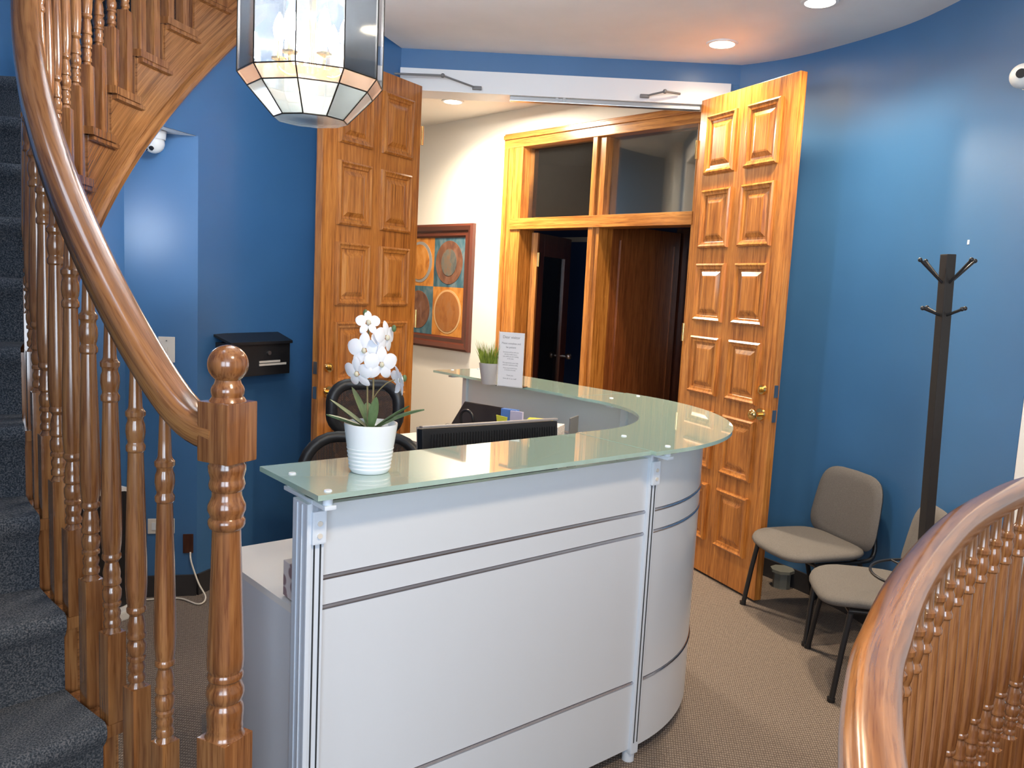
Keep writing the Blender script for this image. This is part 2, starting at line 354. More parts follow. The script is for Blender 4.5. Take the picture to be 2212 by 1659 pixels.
mb = MB(); mb.box2((0, -2.7, -2.3), (3.8, 2.9, -2.2)); struct(mb.build('floor_lower', 'brownw'), 'dark wooden floor at the bottom of the stairwell', 'floor')
mb = MB(); mb.box2((3.7, -2.7, -2.3), (3.8, 2.9, 0)); mb.box2((0, 2.80, -2.3), (3.8, 2.9, -.12)); mb.box2((.05, -2.7, -2.3), (.13, .3, -.12)); struct(mb.build('wall_lower', 'brownw'), 'dark wood lined stairwell wall', 'wall')
# baseboards
def bb(pts, name, label, side):
    mb = wallstrip(pts, 0, .10, .012, side); return struct(mb.build(name, 'base', smooth=40), label, 'baseboard')
bb(rw[:], 'baseboard_right', 'dark baseboard along the curved right wall', 1)
bb(lp, 'baseboard_left', 'dark baseboard along the curved left wall', -1)
bb(rec[:3], 'baseboard_recess', 'dark baseboard inside the recess', -1)

# ------------------------------------------------------------------ hall beyond the doorway
HA = R(-43); hd = Vector((-math.sin(HA), -math.cos(HA), 0)); hn = Vector((math.cos(HA), -math.sin(HA), 0))*-1   # hd: along wall to the right; hn points to viewer side
H0 = Vector((-.826, 6.783, 0)); hn = Vector((-hd.y, hd.x, 0)); hn = -hn if hn.dot(Vector((0, -1, 0))) < 0 else hn
HROT = math.atan2(hd.y, hd.x)      # local x along the wall (rightwards); local -y towards the viewer
HM = Matrix.Translation(H0) @ rz(HROT)
def hall(mb, name, m, **k):
    mb.bm.transform(HM); return mb.build(name, m, **k)
mb = MB(); mb.box2((-2.4, 0, 0), (1.03, .10, ZC)); mb.box2((1.03, 0, 2.585), (2.83, .10, ZC)); mb.box2((2.70, 0, 0), (2.83, .10, ZC))
struct(hall(mb, 'wall_hall', 'white_wall'), 'bright white hall wall with the framed painting', 'wall')
mb = MB(); mb.prism([(-2.6, 4.665), (1.2, 4.665), (1.2, 4.9), (-2.0, 8.3), (-2.6, 8.3)], ZC, ZC+.1)
struct(mb.build('ceiling_hall', 'white_wall'), 'white hall ceiling', 'ceiling')
mb = MB(); mb.box2((-2.6, 4.74, 0), (-2.5, 8.4, ZC)); struct(mb.build('wall_hall_left', 'white_wall'), 'left white wall of the hall', 'wall')
mb = MB(); mb.box2((-2.6, 4.74, 0), (-1.0, 4.80, ZC)); struct(mb.build('wall_hall_near', 'white_wall'), 'near white wall of the hall', 'wall')
# oak frame with transoms
mb = MB()
mb.box2((1.03, -.022, 0), (1.13, .0, 2.49), bev=.004); mb.box2((1.055, -.032, 0), (1.085, -.02, 2.49), bev=.004)
mb.box2((1.13, -.018, 0), (1.225, .13, 2.49), bev=.003)
mb.box2((1.886, -.02, 0), (1.925, .13, 2.49), bev=.003); mb.box2((1.925, .0, 0), (1.965, .14, 1.92), bev=.003); mb.box2((1.925, .0, 1.99), (1.985, .13, 2.49), bev=.003)
mb.box2((2.69, -.02, 0), (2.76, .13, 2.49), bev=.003)
fr = struct(hall(mb, 'trim_3', 'frame'), 'golden oak frame around the two hall door bays', 'trim')
mb = MB(); mb.box2((1.03, -.022, 2.49), (2.78, .13, 2.592), bev=.004); mb.box2((1.03, -.034, 2.55), (2.78, -.02, 2.58), bev=.004)
mb.box2((1.13, -.03, 1.915), (2.70, .13, 1.992), bev=.003); hb = MB()
mb.bm.transform(Matrix.Identity(4)); o = mb.build('head_rail', 'frameh'); o.matrix_world = HM; struct(o, 'oak head rail and transom bar above the hall doors', 'trim'); o.name = 'trim_4'
for i, (a, b) in enumerate(((1.225, 1.886), (1.985, 2.69))):
    mb = MB(); mb.box2((a-.004, .06, 1.988), (b+.004, .068, 2.494)); struct(hall(mb, 'window_%d' % (i+1), 'pane'), ('left' if i == 0 else 'right')+' clear transom pane above the hall doors', 'window')
# rooms behind the bays
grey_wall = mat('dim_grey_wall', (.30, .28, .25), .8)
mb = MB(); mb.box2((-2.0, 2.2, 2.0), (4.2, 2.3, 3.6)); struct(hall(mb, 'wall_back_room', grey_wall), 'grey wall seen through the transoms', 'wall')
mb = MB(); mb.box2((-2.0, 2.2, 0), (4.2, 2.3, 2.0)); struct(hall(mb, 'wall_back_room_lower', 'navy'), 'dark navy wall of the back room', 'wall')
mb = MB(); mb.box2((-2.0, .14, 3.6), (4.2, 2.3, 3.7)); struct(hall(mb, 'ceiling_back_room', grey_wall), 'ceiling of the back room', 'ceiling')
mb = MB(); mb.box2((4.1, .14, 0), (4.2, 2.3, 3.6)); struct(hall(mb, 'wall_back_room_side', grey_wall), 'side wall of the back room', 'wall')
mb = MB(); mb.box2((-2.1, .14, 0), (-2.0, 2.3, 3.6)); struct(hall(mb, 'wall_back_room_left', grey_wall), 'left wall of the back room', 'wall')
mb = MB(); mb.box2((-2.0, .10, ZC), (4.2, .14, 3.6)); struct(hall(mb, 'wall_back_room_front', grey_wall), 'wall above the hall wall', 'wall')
mb = MB(); mb.box2((-2.0, .14, 2.005), (1.885, 1.7, 2.02)); mb.box2((1.90, .14, 1.985), (4.1, 1.0, 2.0)); struct(hall(mb, 'light_block_bays', 'navy'), 'unseen slabs added over the two door bays to block light', 'ceiling')  # added slabs, out of view, keep light from above out of the bays
mb = MB(); mb.box2((-.771, 2.17, 2.02), (-.661, 2.2, 2.573), bev=.003); mb.box2((-1.6, 2.17, 2.482), (-.771, 2.2, 2.573), bev=.003)
d = hall(mb, 'trim_5', mat('pale_casing', (.42, .40, .37), .6)); struct(d, 'pale casing of a doorway in the back room', 'trim')
mb = MB(); mb.box2((-1.6, 2.165, 2.0), (-.775, 2.18, 2.48)); struct(hall(mb, 'door_5', 'dark'), 'dark doorway in the back room', 'door')
mb = MB(); mb.box2((-.35, 2.17, 2.80), (-.17, 2.2, 2.965), bev=.004)
for k in range(5): mb.box2((-.33, 2.162, 2.82+.028*k), (-.19, 2.17, 2.832+.028*k))
tag(hall(mb, 'wall_vent', mat('vent_brown', (.10, .08, .07), .6)), 'small brown vent high on the grey back room wall', 'vent')
# open glazed door in the left bay
dr = bpy.data.objects.new('door_3', None); COL.objects.link(dr); dr.matrix_world = HM @ Matrix.Translation((1.265, .12, 0)) @ rz(R(111)); struct(dr, 'open glazed door in the left hall bay', 'door')
mb = MB(); W = .62; mb.box2((0, -.02, .01), (.11, .02, 1.90), bev=.004); mb.box2((W-.11, -.02, .01), (W, .02, 1.90), bev=.004); mb.box2((.11, -.02, 1.74), (W-.11, .02, 1.90)); mb.box2((.11, -.02, .01), (W-.11, .02, .75))
mb.build('door_frame', 'darkw', dr)
mb = MB(); mb.box2((.10, -.004, .74), (W-.10, .004, 1.75)); mb.build('glass_pane', 'pane', dr)
mb = MB(); mb.cyl((W-.06, -.02, .98), (W-.06, -.06, .98), .012); mb.sph((W-.06, -.075, .98), .026); mb.build('door_knob', 'steel', dr, smooth=40)
mb = MB(); mb.box2((-.012, -.034, 1.66), (.010, -.02, 1.76)); mb.build('hinge', 'brass', dr)
mb = MB(); mb.box2((-.026, -.024, .01), (-.001, .024, 1.90)); mb.build('edge_strip', 'frame', dr)
# open wooden door in the right bay
dr = bpy.data.objects.new('door_4', None); COL.objects.link(dr); dr.matrix_world = HM @ Matrix.Translation((1.945, .135, 0)) @ rz(R(91)); struct(dr, 'brown wooden door standing open in the right hall bay', 'door')
mb = MB(); mb.box2((0, -.02, .01), (.78, .02, 1.95), bev=.004); mb.build('door_slab', 'brownw', dr)
mb = MB(); mb.box2((.09, -.028, .10), (.10, -.02, 1.85)); mb.box2((.70, -.028, .10), (.71, -.02, 1.85)); mb.build('moulding', 'brownw', dr)
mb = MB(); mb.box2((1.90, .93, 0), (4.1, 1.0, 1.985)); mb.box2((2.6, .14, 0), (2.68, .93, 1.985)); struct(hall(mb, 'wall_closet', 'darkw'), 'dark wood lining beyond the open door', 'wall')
mb = MB(); mb.box2((-2.4, -.014, 0), (1.03, 0, .09)); struct(hall(mb, 'baseboard_hall', 'base'), 'dark baseboard of the hall wall', 'baseboard')

# painting
pr = thing('framed_painting', 'mahogany framed abstract painting of ovals in orange and blue squares on the white hall wall', 'painting'); pr.matrix_world = HM
x1, x2, z1, z2 = -.26, .725, .985, 1.97; fwid = .105
mb = MB(); prof = [(0, 0), (0, .03), (.018, .042), (.05, .034), (.062, .022), (.09, .026), (fwid, .010), (fwid, 0)]
rs = [[(x1+o_, -h, z1+o_), (x2-o_, -h, z1+o_), (x2-o_, -h, z2-o_), (x1+o_, -h, z2-o_)] for o_, h in prof]
mb.rings(rs, cap=False); mb.build('picture_frame', 'mahog', pr)
def paint(name, cols, sc):
    return noisy(mat(name, cols[0], .7), cols, nscale=sc, detail=6, scale=(1.5, 1.5, .8), distort=.6)
PO = paint('paint_orange', [(.30, .09, .015), (.52, .20, .03), (.60, .27, .07)], 9); PB = paint('paint_teal', [(.02, .06, .09), (.05, .13, .17), (.16, .20, .22)], 9)
PBR = paint('paint_brown', [(.10, .04, .03), (.17, .07, .035), (.22, .11, .08)], 12); PRU = paint('paint_rust', [(.22, .07, .015), (.33, .12, .025), (.30, .13, .05)], 12); PGR = mat('paint_grey', (.26, .25, .24), .7); PCR = mat('paint_cream', (.55, .33, .15), .7)
PMIX = paint('paint_slate', [(.05, .07, .08), (.13, .12, .10), (.20, .10, .05)], 14)
ix1, ix2, iz1, iz2 = x1+fwid, x2-fwid, z1+fwid, z2-fwid; mx_, mz_ = (ix1+ix2)/2, (iz1+iz2)/2
for (a, b, c, e, mt) in ((ix1, mz_, mx_, iz2, PO), (mx_, mz_, ix2, iz2, PB), (ix1, iz1, mx_, mz_, PB), (mx_, iz1, ix2, mz_, PO)):
    MB().box2((a, -.012, b), (c, -.002, e)).build('painted_square', mt, pr)
def oval(cx, cz, ra, rb, m, y, name='painted_oval'):
    mb = MB(); mb.rings([[(cx+ra*math.cos(2*PI*i/40), yy, cz+rb*math.sin(2*PI*i/40)) for i in range(40)] for yy in (y, y+.003)]); mb.build(name, m, pr)
qx, qz = (ix2-ix1)/4, (iz2-iz1)/4
oval(ix1+qx, mz_+qz, qx*.86, qz*.86, PGR, -.014); oval(ix1+qx-.005, mz_+qz, qx*.70, qz*.74, PO, -.016)
oval(mx_+qx, mz_+qz, qx*.88, qz*.88, PBR, -.014); oval(mx_+qx, mz_+qz, qx*.5, qz*.55, PMIX, -.016)
oval(ix1+qx, iz1+qz, qx*.80, qz*.80, PBR, -.014)
oval(mx_+qx, iz1+qz, qx*.90, qz*.90, PCR, -.014); oval(mx_+qx, iz1+qz, qx*.80, qz*.82, PRU, -.016)

# ------------------------------------------------------------------ the two tall panelled doors
DW, DH, DT = .742, 2.56, .042
def big_door(n, hinge, near, side, label):
    h = Vector((*hinge, 0)); dv = Vector((*near, 0))-h; a = math.atan2(dv.y, dv.x)
    mb = MB(); mb.box2((0, 0 if side > 0 else -DT, .012), (DW, DT if side > 0 else 0, DH), bev=.003)
    o = mb.build('door_%d' % n, 'doorw', loc=h, rotz=a); struct(o, label, 'door')
    vis = -1 if side > 0 else 1
    prof = [(0, 0), (.001, .013), (.010, .019), (.020, .013), (.030, .011), (.033, .003), (.044, .002), (.066, .013), (.074, .014)]
    tops = [2.465-.392*i for i in range(6)]
    for zt in tops:
        for (a1, a2) in ((.075, .320), (.400, .642)):
            mb = MB(); rs = []
            for o_, hh in prof: rs.append([(a1+o_, vis*hh, zt-.31+o_), (a2-o_, vis*hh, zt-.31+o_), (a2-o_, vis*hh, zt-o_), (a1+o_, vis*hh, zt-o_)])
            mb.rings(rs); mb.build('raised_panel', 'doorw', o)
            # reverse face
    mb = MB()
    for zt in tops:
        for (a1, a2) in ((.075, .320), (.400, .642)):
            yb = (DT if side > 0 else -DT); s2 = -vis
            mb.rings([[(a1+o_, yb+s2*hh, zt-.31+o_), (a2-o_, yb+s2*hh, zt-.31+o_), (a2-o_, yb+s2*hh, zt-o_), (a1+o_, yb+s2*hh, zt-o_)] for o_, hh in prof])
    mb.build('reverse_panels', 'doorw', o)
    kx = DW-.066
    mb = MB(); mb.cyl((kx, 0, .942), (kx, vis*.010, .942), .032, .029, 24); mb.cyl((kx, vis*.01, .942), (kx, vis*.035, .942), .011)
    mb.sph((kx, vis*.056, .942), .029, (1, .72, 1), 20); mb.build('door_knob', 'brass', o, smooth=35)
    mb = MB(); mb.cyl((kx, 0, 1.064), (kx, vis*.014, 1.064), .026, .022, 24); mb.box((kx, vis*.022, 1.064), (.008, .018, .026), bev=.002); mb.build('deadbolt', 'brass', o, smooth=35)
    yc = (DT if side > 0 else -DT)/2
    for zz in (.942, 1.064):
        mb = MB(); mb.box((DW+.001, yc, zz), (.003, .024, .06)); mb.build('latch_plate', 'steel', o)
    for zz in (.25, 1.3, 2.3):
        mb = MB(); mb.cyl((-.008, vis*.004, zz-.05), (-.008, vis*.004, zz+.05), .008); mb.build('hinge', 'brass', o, smooth=40)
    return o
big_door(1, (-.567, 4.556), (-.944, 3.918), -1, 'left tall oak door with twelve raised panels, standing open')
big_door(2, (.955, 4.566), (1.259, 3.889), 1, 'right tall oak door with twelve raised panels, standing open')
# door closer arms on the header
def closer(name, pts, label):
    t = thing(name, label, 'door closer', pts[0])
    P = [Vector(p)-Vector(pts[0]) for p in pts]
    MB().cyl(P[0], P[1], .006).build('upper_arm', 'grey', t, smooth=40)
    MB().cyl(P[1], P[2], .005).build('lower_arm', 'grey', t, smooth=40)
    MB().sph(P[1], .012).build('pivot', 'grey', t, smooth=40)
    MB().box(P[2], (.05, .022, .018), bev=.003).build('shoe', 'grey', t)
closer('closer_arm', [(-.70, 4.42, 2.585), (-.45, 4.47, 2.60), (-.27, 4.548, 2.563)], 'thin grey jointed closer arm above the left oak door')
closer('closer_arm', [(.83, 4.545, 2.585), (.74, 4.50, 2.583), (.64, 4.548, 2.565)], 'thin grey closer arm above the right oak door')

# ================================================================== RECEPTION DESK
DC = Vector((-.042, 3.05)); DR = .762; AF = R(50.3); AB = R(-42)
def dirv(a): return Vector((math.sin(a), math.cos(a)))
def nrmv(a): return Vector((math.cos(a), -math.sin(a)))
LF, LBK = 1.125, 1.13
def desk_pt(s, off):
    """s<0: front arm (metres before the curve), 0..1 on the curve, >1: back arm (metres past it + 1)"""
    if s < 0: return DC+nrmv(AF)*off+dirv(AF)*s
    if s > 1: return DC+nrmv(AB)*off+dirv(AB)*(s-1)
    a = AF+(AB-AF)*s; return DC+nrmv(a)*off
def strip(ss, o1, o2, z0, z1, mb=None):
    mb = mb or MB(); rs = []
    for s in ss:
        a, b = desk_pt(s, o1), desk_pt(s, o2); rs.append([(a.x, a.y, z0), (a.x, a.y, z1), (b.x, b.y, z1), (b.x, b.y, z0)])
    mb.rings(rs); return mb
dk = thing('reception_desk', 'white U shaped reception desk with mint green glass transaction top', 'reception desk', (DC.x, DC.y, 0))
DKM = Matrix.Translation((-DC.x, -DC.y, 0))
def dkb(mb, name, m, **k): mb.bm.transform(DKM); return mb.build(name, m, dk, **k)
ARC = [i/28 for i in range(29)]; FR = [-LF+.018, -.018]; BK = [1.018, 1+LBK-.018]
zb = [(.045, .264), (.277, .754), (.766, .824), (.836, 1.0)]
for nm, ss in (('front_panel', FR), ('curved_panel', ARC), ('rear_panel', BK)):
    mb = MB()
    for a, b in zb: strip(ss, DR-.022, DR, a, b, mb)
    dkb(mb, nm, 'desk', smooth=30)
    for a, b in zip(zb, zb[1:]):
        mb = strip(ss, DR-.018, DR-.001, a[1], b[0]); zc_ = (a[1]+b[0])/2; rs = []
        for s_ in ss:
            rs.append([(*desk_pt(s_, DR+o_), zc_+dz_) for o_, dz_ in ((-.003, -.005), (.002, -.004), (.0045, 0), (.002, .004), (-.003, .005))])
        mb.rings(rs)
        dkb(mb, 'chrome_strip', 'chrome', smooth=30)
def post(s, face=0):
    a = AF if s < .5 else AB; c = desk_pt(s, DR-.012); nv = nrmv(a); ang = math.atan2(nv.y, nv.x)
    mb = MB(); mb.box((c.x, c.y, .52), (.05, .034, .98), rz(ang), .004); dkb(mb, 'post', 'alu')
    o2 = c+nv*.0255; mb = MB()
    tv = dirv(a)
    for dx in (-.0075, .0075):
        q = o2+tv*dx; mb.box((q.x, q.y, .50), (.002, .0035, .86), rz(ang))
    dkb(mb, 'groove', 'dark')
    q = c+nv*.03; mb = MB(); mb.box((q.x, q.y, .955), (.012, .034, .075), rz(ang), .004)
    dkb(mb, 'clamp_plate', 'alu')
    mb = MB()
    for zz in (.937, .965):
        mb = MB(); mb.cyl((q.x+nv.x*.005, q.y+nv.y*.005, zz), (q.x+nv.x*.009, q.y+nv.y*.009, zz), .006, n=12); dkb(mb, 'screw', 'ivory', smooth=40)
    q2 = c-nv*.02; mb = MB(); mb.box((q2.x, q2.y, 1.012), (.21, .028, .010), rz(ang), .003); mb.box((c.x, c.y, 1.002), (.05, .03, .03), rz(ang), .003)
    for t_ in (-.11, .07):
        e_ = c+nv*t_; mb.cyl((e_.x, e_.y, 1.012), (e_.x, e_.y, 1.034), .011, n=14)
    dkb(mb, 'glass_bracket', 'alu', smooth=40)
    for t_ in (-.11, .07):
        mb = MB(); e_ = c+nv*t_; mb.cyl((e_.x, e_.y, 1.046), (e_.x, e_.y, 1.049), .009, .008, n=16)
        dkb(mb, 'glass_stud', 'alu', smooth=40)
    mb = MB(); mb.cyl((c.x, c.y, 0), (c.x, c.y, .032), .02, n=16); dkb(mb, 'foot', 'alu', smooth=40)
for s in (-LF, -.001, 1.001, 1+LBK): post(s)
# end cap of the left post (wide aluminium face)
q = desk_pt(-LF-.021, DR-.02); mb = MB(); ang = math.atan2(nrmv(AF).y, nrmv(AF).x)
mb.box((q.x, q.y, .52), (.075, .012, .98), rz(ang), .003)
for dx in (-.012, .012):
    e_ = q+nrmv(AF)*dx-dirv(AF)*.007; mb.box((e_.x, e_.y, .52), (.004, .003, .97), rz(ang))
dkb(mb, 'end_cap', 'alu')
GI, GO = .535, .86
mb = strip([-LF-.035, -.105], GI, GO-.015, 1.034, 1.046); dkb(mb, 'front_glass_top', 'mint')
mb = strip([-.10]+ARC+[1.10], GI-.01, GO, 1.034, 1.046); dkb(mb, 'curved_glass_top', 'mint', smooth=30)
mb = strip([1.105, 1+LBK+.03], GI, GO-.015, 1.034, 1.046); dkb(mb, 'rear_glass_top', 'mint')
# inner worktops
mb = strip([1.02, 1+LBK-.02], .26, DR-.04, .705, .73)
mb.prism([tuple(desk_pt(-.02, DR-.04))]+[tuple(desk_pt(s, DR-.04)) for s in ARC]+[tuple(desk_pt(1.02, DR-.04)), tuple(desk_pt(1.02, .26)), tuple(DC), tuple(desk_pt(-.02, .26))], .705, .73)
dkb(mb, 'worktop', 'lam')
# low side desk
ld = thing('side_desk', 'low white laminate desk tucked behind the left end of the reception panel', 'desk', (-.62, 1.94, 0))
A_ = Vector((-.442, 1.742)); u1 = Vector((-.668, .745)).normalized(); u2 = dirv(AF)
def quadp(a, b, c, e): return [tuple(A_+u1*x+u2*y) for x, y in ((a, c), (b, c), (b, e), (a, e))]
LDM = Matrix.Translation((.62, -1.94, 0))
for nm, mt, q, z0, z1 in (('desktop', 'lam', (.02, .52, 0, 1.05), .731, .748), ('end_panel', 'dside', (.02, .52, .0, .018), .0, .731), ('back_panel', 'dside', (.50, .52, .018, 1.05), .3, .731)):
    mb = MB(); mb.prism(quadp(*q), z0, z1); mb.bm.transform(LDM); mb.build(nm, mt, ld)

# ------------------------------------------------------------------ things on the desk
def orchid(loc):
    t = thing('potted_orchid', 'white orchid with long stems in a ribbed white pot on the glass counter', 'plant', loc)
    mb = MB(); H = .118
    pf = [(0, .030), (.001, .044), (.006, .0475)]; z = .008
    def rad(z): return .0475+(.063-.0475)*z/H
    k = 0
    while z < .058: pf += [(z, rad(z)), (z+.0035, rad(z)+.0014), (z+.007, rad(z))]; z += .0095
    pf += [(.06, rad(.06)), (H-.004, rad(H)+.0002), (H, rad(H)), (H, rad(H)-.004), (H-.012, rad(H)-.006), (H-.016, .002)]
    mb.lathe(pf, n=48); mb.build('pot', 'pot', t, smooth=40)
    mb = MB(); mb.lathe([(H-.030, .05), (H-.014, .055), (H-.012, .001)], n=24); mb.build('bark', 'soil', t, smooth=40)
    def leaf(az, L, wdt, rise, droop, tw=0):
        mb = MB(); n = 12; rs = []
        dv = Vector((math.cos(az), math.sin(az), 0)); sd = Vector((-dv.y, dv.x, 0))
        for i in range(n+1):
            s = i/n; c = dv*(L*s)+Vector((0, 0, H-.02+rise*s-droop*s*s)); wd = wdt*math.sin(PI*min(1, s*.93+.07))**.7+.001
            rs.append([c-sd*wd+Vector((0, 0, .006*(wd/wdt))), c-Vector((0, 0, .002)), c+sd*wd+Vector((0, 0, .006*(wd/wdt))), c+Vector((0, 0, .0015))])
        mb.rings(rs); mb.build('leaf', 'leaf', t, smooth=60)
    leaf(R(178), .10, .015, .06, -.01); leaf(R(160), .055, .014, .10, .0); leaf(R(200), .105, .013, .04, .0); leaf(R(0), .09, .013, .065, .0)
    leaf(R(8), .125, .010, .075, .02); leaf(R(110), .06, .014, .06, .0); leaf(R(-60), .03, .011, .085, 0)
    s1 = catmull([(0, 0, .10), (.003, .0, .20), (.0, -.004, .26), (-.010, -.002, .305), (-.012, 0, .345), (-.008, 0, .365)], 6)
    MB().tube(s1, .0022, 8).build('stem', 'stem', t, smooth=60)
    s2 = catmull([(-.008, .004, .10), (-.012, .004, .20), (-.012, .0, .25), (.0, 0, .29)], 6); MB().tube(s2, .0022, 8).build('stem', 'stem', t, smooth=60)
    s3 = catmull([(.0, 0, .165), (.012, -.004, .19), (.035, -.01, .215), (.055, -.012, .225)], 6); MB().tube(s3, .0014, 8).build('stem', 'stem', t, smooth=60)
    def bloom(c, az, el, r, n=5, half=False):
        q = Matrix.Translation(c) @ Matrix.Rotation(az, 4, 'Z') @ Matrix.Rotation(el, 4, 'Y')
        mb = MB()
        for i in range(n):
            a = 2*PI*i/n+PI/2; big = i in (1, 4) ; wd = (.42 if big else .27)*r*1.25; L = r*(1.0 if big else .98)
            rs = []
            for j in range(8):
                s = j/7; hw = wd*math.sin(PI*min(1, .08+s*.9))**.6+.0006
                cx = .006+L*s; bend = -(.018/.034)*r*.35*s*s+.004
                pts = []
                for u, hz in ((-1, 0), (-.5, .1*hw), (0, .16*hw), (.5, .1*hw), (1, 0)):
                    y, z = u*hw, cx; pts.append(Vector((bend+hz, y*math.cos(a)-z*math.sin(a)*-1 if False else y*math.sin(a)+z*math.cos(a), -y*math.cos(a)+z*math.sin(a))))
                for u, hz in ((.5, .1*hw-.0012), (-.5, .1*hw-.0012)):
                    y, z = u*hw, cx; pts.append(Vector((bend+hz-.0006, y*math.sin(a)+z*math.cos(a), -y*math.cos(a)+z*math.sin(a))))
                rs.append(pts)
            mb.rings(rs)
        mb.bm.transform(q); f = mb.build('blossom', 'petal', t, smooth=70)
        mb = MB(); mb.sph((.008, 0, 0), .0055, (1, 1, 1.2), 10); mb.bm.transform(q); mb.build('blossom_centre', mat('orchid_lip', (.62, .60, .45), .6) if 'lip' not in M else M['lip'], f, smooth=60)
    M['lip'] = mat('orchid_lip', (.60, .56, .42), .6)
    CA = R(-80)
    bloom((-.012, -.012, .355), CA+R(10), R(-15), .024); bloom((.028, -.010, .323), CA+R(55), R(0), .034)
    bloom((-.016, -.020, .292), CA-R(15), R(5), .037); bloom((.022, -.022, .262), CA+R(20), R(10), .036)
    bloom((-.030, -.018, .238), CA-R(35), R(20), .034); bloom((.062, -.008, .222), CA+R(110), R(-10), .032)
    bloom((.008, -.010, .312), CA+R(80), R(-25), .026)
    for pc_ in ((-.02, -.004, .378), (.048, -.004, .345), (.078, -.014, .230)): MB().sph(pc_, .007, (.8, .8, 1.2), 10).build('bud', 'leaf', t, smooth=60)
orchid((-.331, 1.905, 1.046))
gp = thing('grass_plant', 'small artificial grass tuft in a plain grey pot on the far glass counter', 'plant', (-.105, 3.775, 1.046))
mb = MB(); mb.lathe([(0, .03), (.001, .038), (.098, .054), (.10, .054), (.10, .050), (.09, .048), (.088, .001)], n=32); mb.build('pot', 'potg', gp, smooth=40)
mb = MB()
for i in range(110):
    a = random.random()*2*PI; r0 = random.random()**.5*.042; hgt = .045+.075*random.random(); ln = .012+.03*random.random(); a2 = a+random.uniform(-.6, .6)
    b = Vector((r0*math.cos(a), r0*math.sin(a), .085)); tp = b+Vector((math.cos(a2)*ln, math.sin(a2)*ln, hgt)); md = (b+tp)/2+Vector((0, 0, .008)); mb.tube([b, md, tp], [.0022, .0018, .0002], 4)
mb.build('grass_blades', 'grass', gp, smooth=60)
# sign holder
sh = thing('sign_holder', 'clear acrylic stand holding a white printed notice on the far glass counter', 'sign', (-.010, 3.705, 1.046), R(-24))
MB().box((0, .0, .125), (.125, .003, .25)).build('notice_sheet', 'paper', sh)
mb = MB(); mb.box((0, .0042, .127), (.132, .003, .256)); mb.box((0, .02, .0015), (.132, .07, .003)); mb.box((-.065, .0, .127), (.002, .006, .256)); mb.box((.065, .0, .127), (.002, .006, .256)); mb.build('acrylic_stand', 'acryl', sh)
def text(body, size, x, z, m, parent, y=-.0018, align='CENTER', name='lettering', rot=(PI/2, 0, 0), ext=.0002):
    cu = bpy.data.curves.new('t', 'FONT'); cu.body = body; cu.size = size; cu.align_x = align; cu.extrude = ext
    to = bpy.data.objects.new('t', cu); COL.objects.link(to); bpy.context.view_layer.update()
    me = bpy.data.meshes.new_from_object(to.evaluated_get(bpy.context.evaluated_depsgraph_get())); bpy.data.objects.remove(to)
    me.materials.clear(); me.materials.append(M[m]); o = bpy.data.objects.new(name, me); COL.objects.link(o); o.parent = parent
    o.location = (x, y, z); o.rotation_euler = rot; return o
for s, sz, z in (('Dear visitor', .018, .222), ('Please complete and', .0115, .196), ('be patient', .0125, .178), ('Someone will be with you', .0075, .157), ('shortly, kindly have a', .0075, .147), ('seat while you are waiting', .0075, .137), ('to be seen.', .0075, .127),
                 ('We appreciate your help', .0078, .108), ('and your patience today', .0078, .098), ('Please ring the bell if there', .0065, .084), ('is nobody at the desk', .0065, .075), ('Thank you', .008, .050), ('from all of our staff', .0085, .035)):
    text(s, sz, -.002, z, 'ink', sh)
# monitor (seen from behind)
mo = thing('computer_monitor', 'black computer monitor seen from behind over the glass counter', 'monitor', (-.055, 2.60, .748), math.atan2(dirv(R(56)).y, dirv(R(56)).x))
mb = MB(); mb.box((0, 0, .165), (.52, .035, .28), Matrix.Rotation(R(-6), 4, 'X'), .004); mb.build('casing', 'black', mo)
mb = MB(); mb.box((0, .019, .166), (.52, .004, .285), Matrix.Rotation(R(-6), 4, 'X'), .001); mb.box((0, .006, .312), (.52, .022, .006), Matrix.Rotation(R(-6), 4, 'X'), .002); mb.build('bezel', 'screen', mo)
mb = MB()
for i in range(48): mb.box((-.235+i*.01, -.026, .255), (.003, .004, .075), Matrix.Rotation(R(-6), 4, 'X'))
mb.build('vent_ribs', 'blackm', mo)
mb = MB(); mb.box((0, -.02, .05), (.05, .02, .12), bev=.003); mb.build('neck', 'black', mo); mb = MB(); mb.box((0, -.01, .012), (.22, .16, .02), bev=.006); mb.build('base', 'black', mo)
# document holder, trays, boxes on the rear worktop
th = thing('desk_phone', 'black tilted desk phone behind the monitor', 'phone', (-.13, 3.60, .73), R(-38))
mb = MB(); mb.box((0, 0, .155), (.30, .19, .03), Matrix.Rotation(R(48), 4, 'X'), .006); mb.build('console', 'black', th)
mb = MB(); mb.tube(catmull([(-.03, -.09, .12), (-.035, -.10, .20), (0, -.10, .225), (.035, -.10, .20), (.03, -.09, .12)], 5), .006, 8); mb.build('handset_cord', 'blackm', th, smooth=60)
mb = MB(); mb.box((0, .02, .06), (.20, .12, .12), bev=.006); mb.build('base', 'black', th)
pf = thing('paper_tray', 'grey rimmed black tray left of the desk phone', 'tray', (-.24, 3.46, .73), R(-38))
mb = MB(); mb.box((0, 0, .125), (.22, .16, .02), Matrix.Rotation(R(14), 4, 'X'), .004); mb.box((0, 0, .055), (.16, .12, .11), bev=.004); mb.build('tray_body', 'black', pf); mb = MB(); mb.box((.01, -.012, .139), (.19, .12, .004), Matrix.Rotation(R(14), 4, 'X')); mb.build('papers', 'screen', pf)
b1 = thing('desk_organiser', 'black mesh organiser filled with cards on the rear worktop', 'organiser', (.02, 3.44, .73), R(-38))
mb = MB(); mb.box((0, 0, .09), (.13, .09, .18), bev=.003); mb.build('holder', 'black', b1)
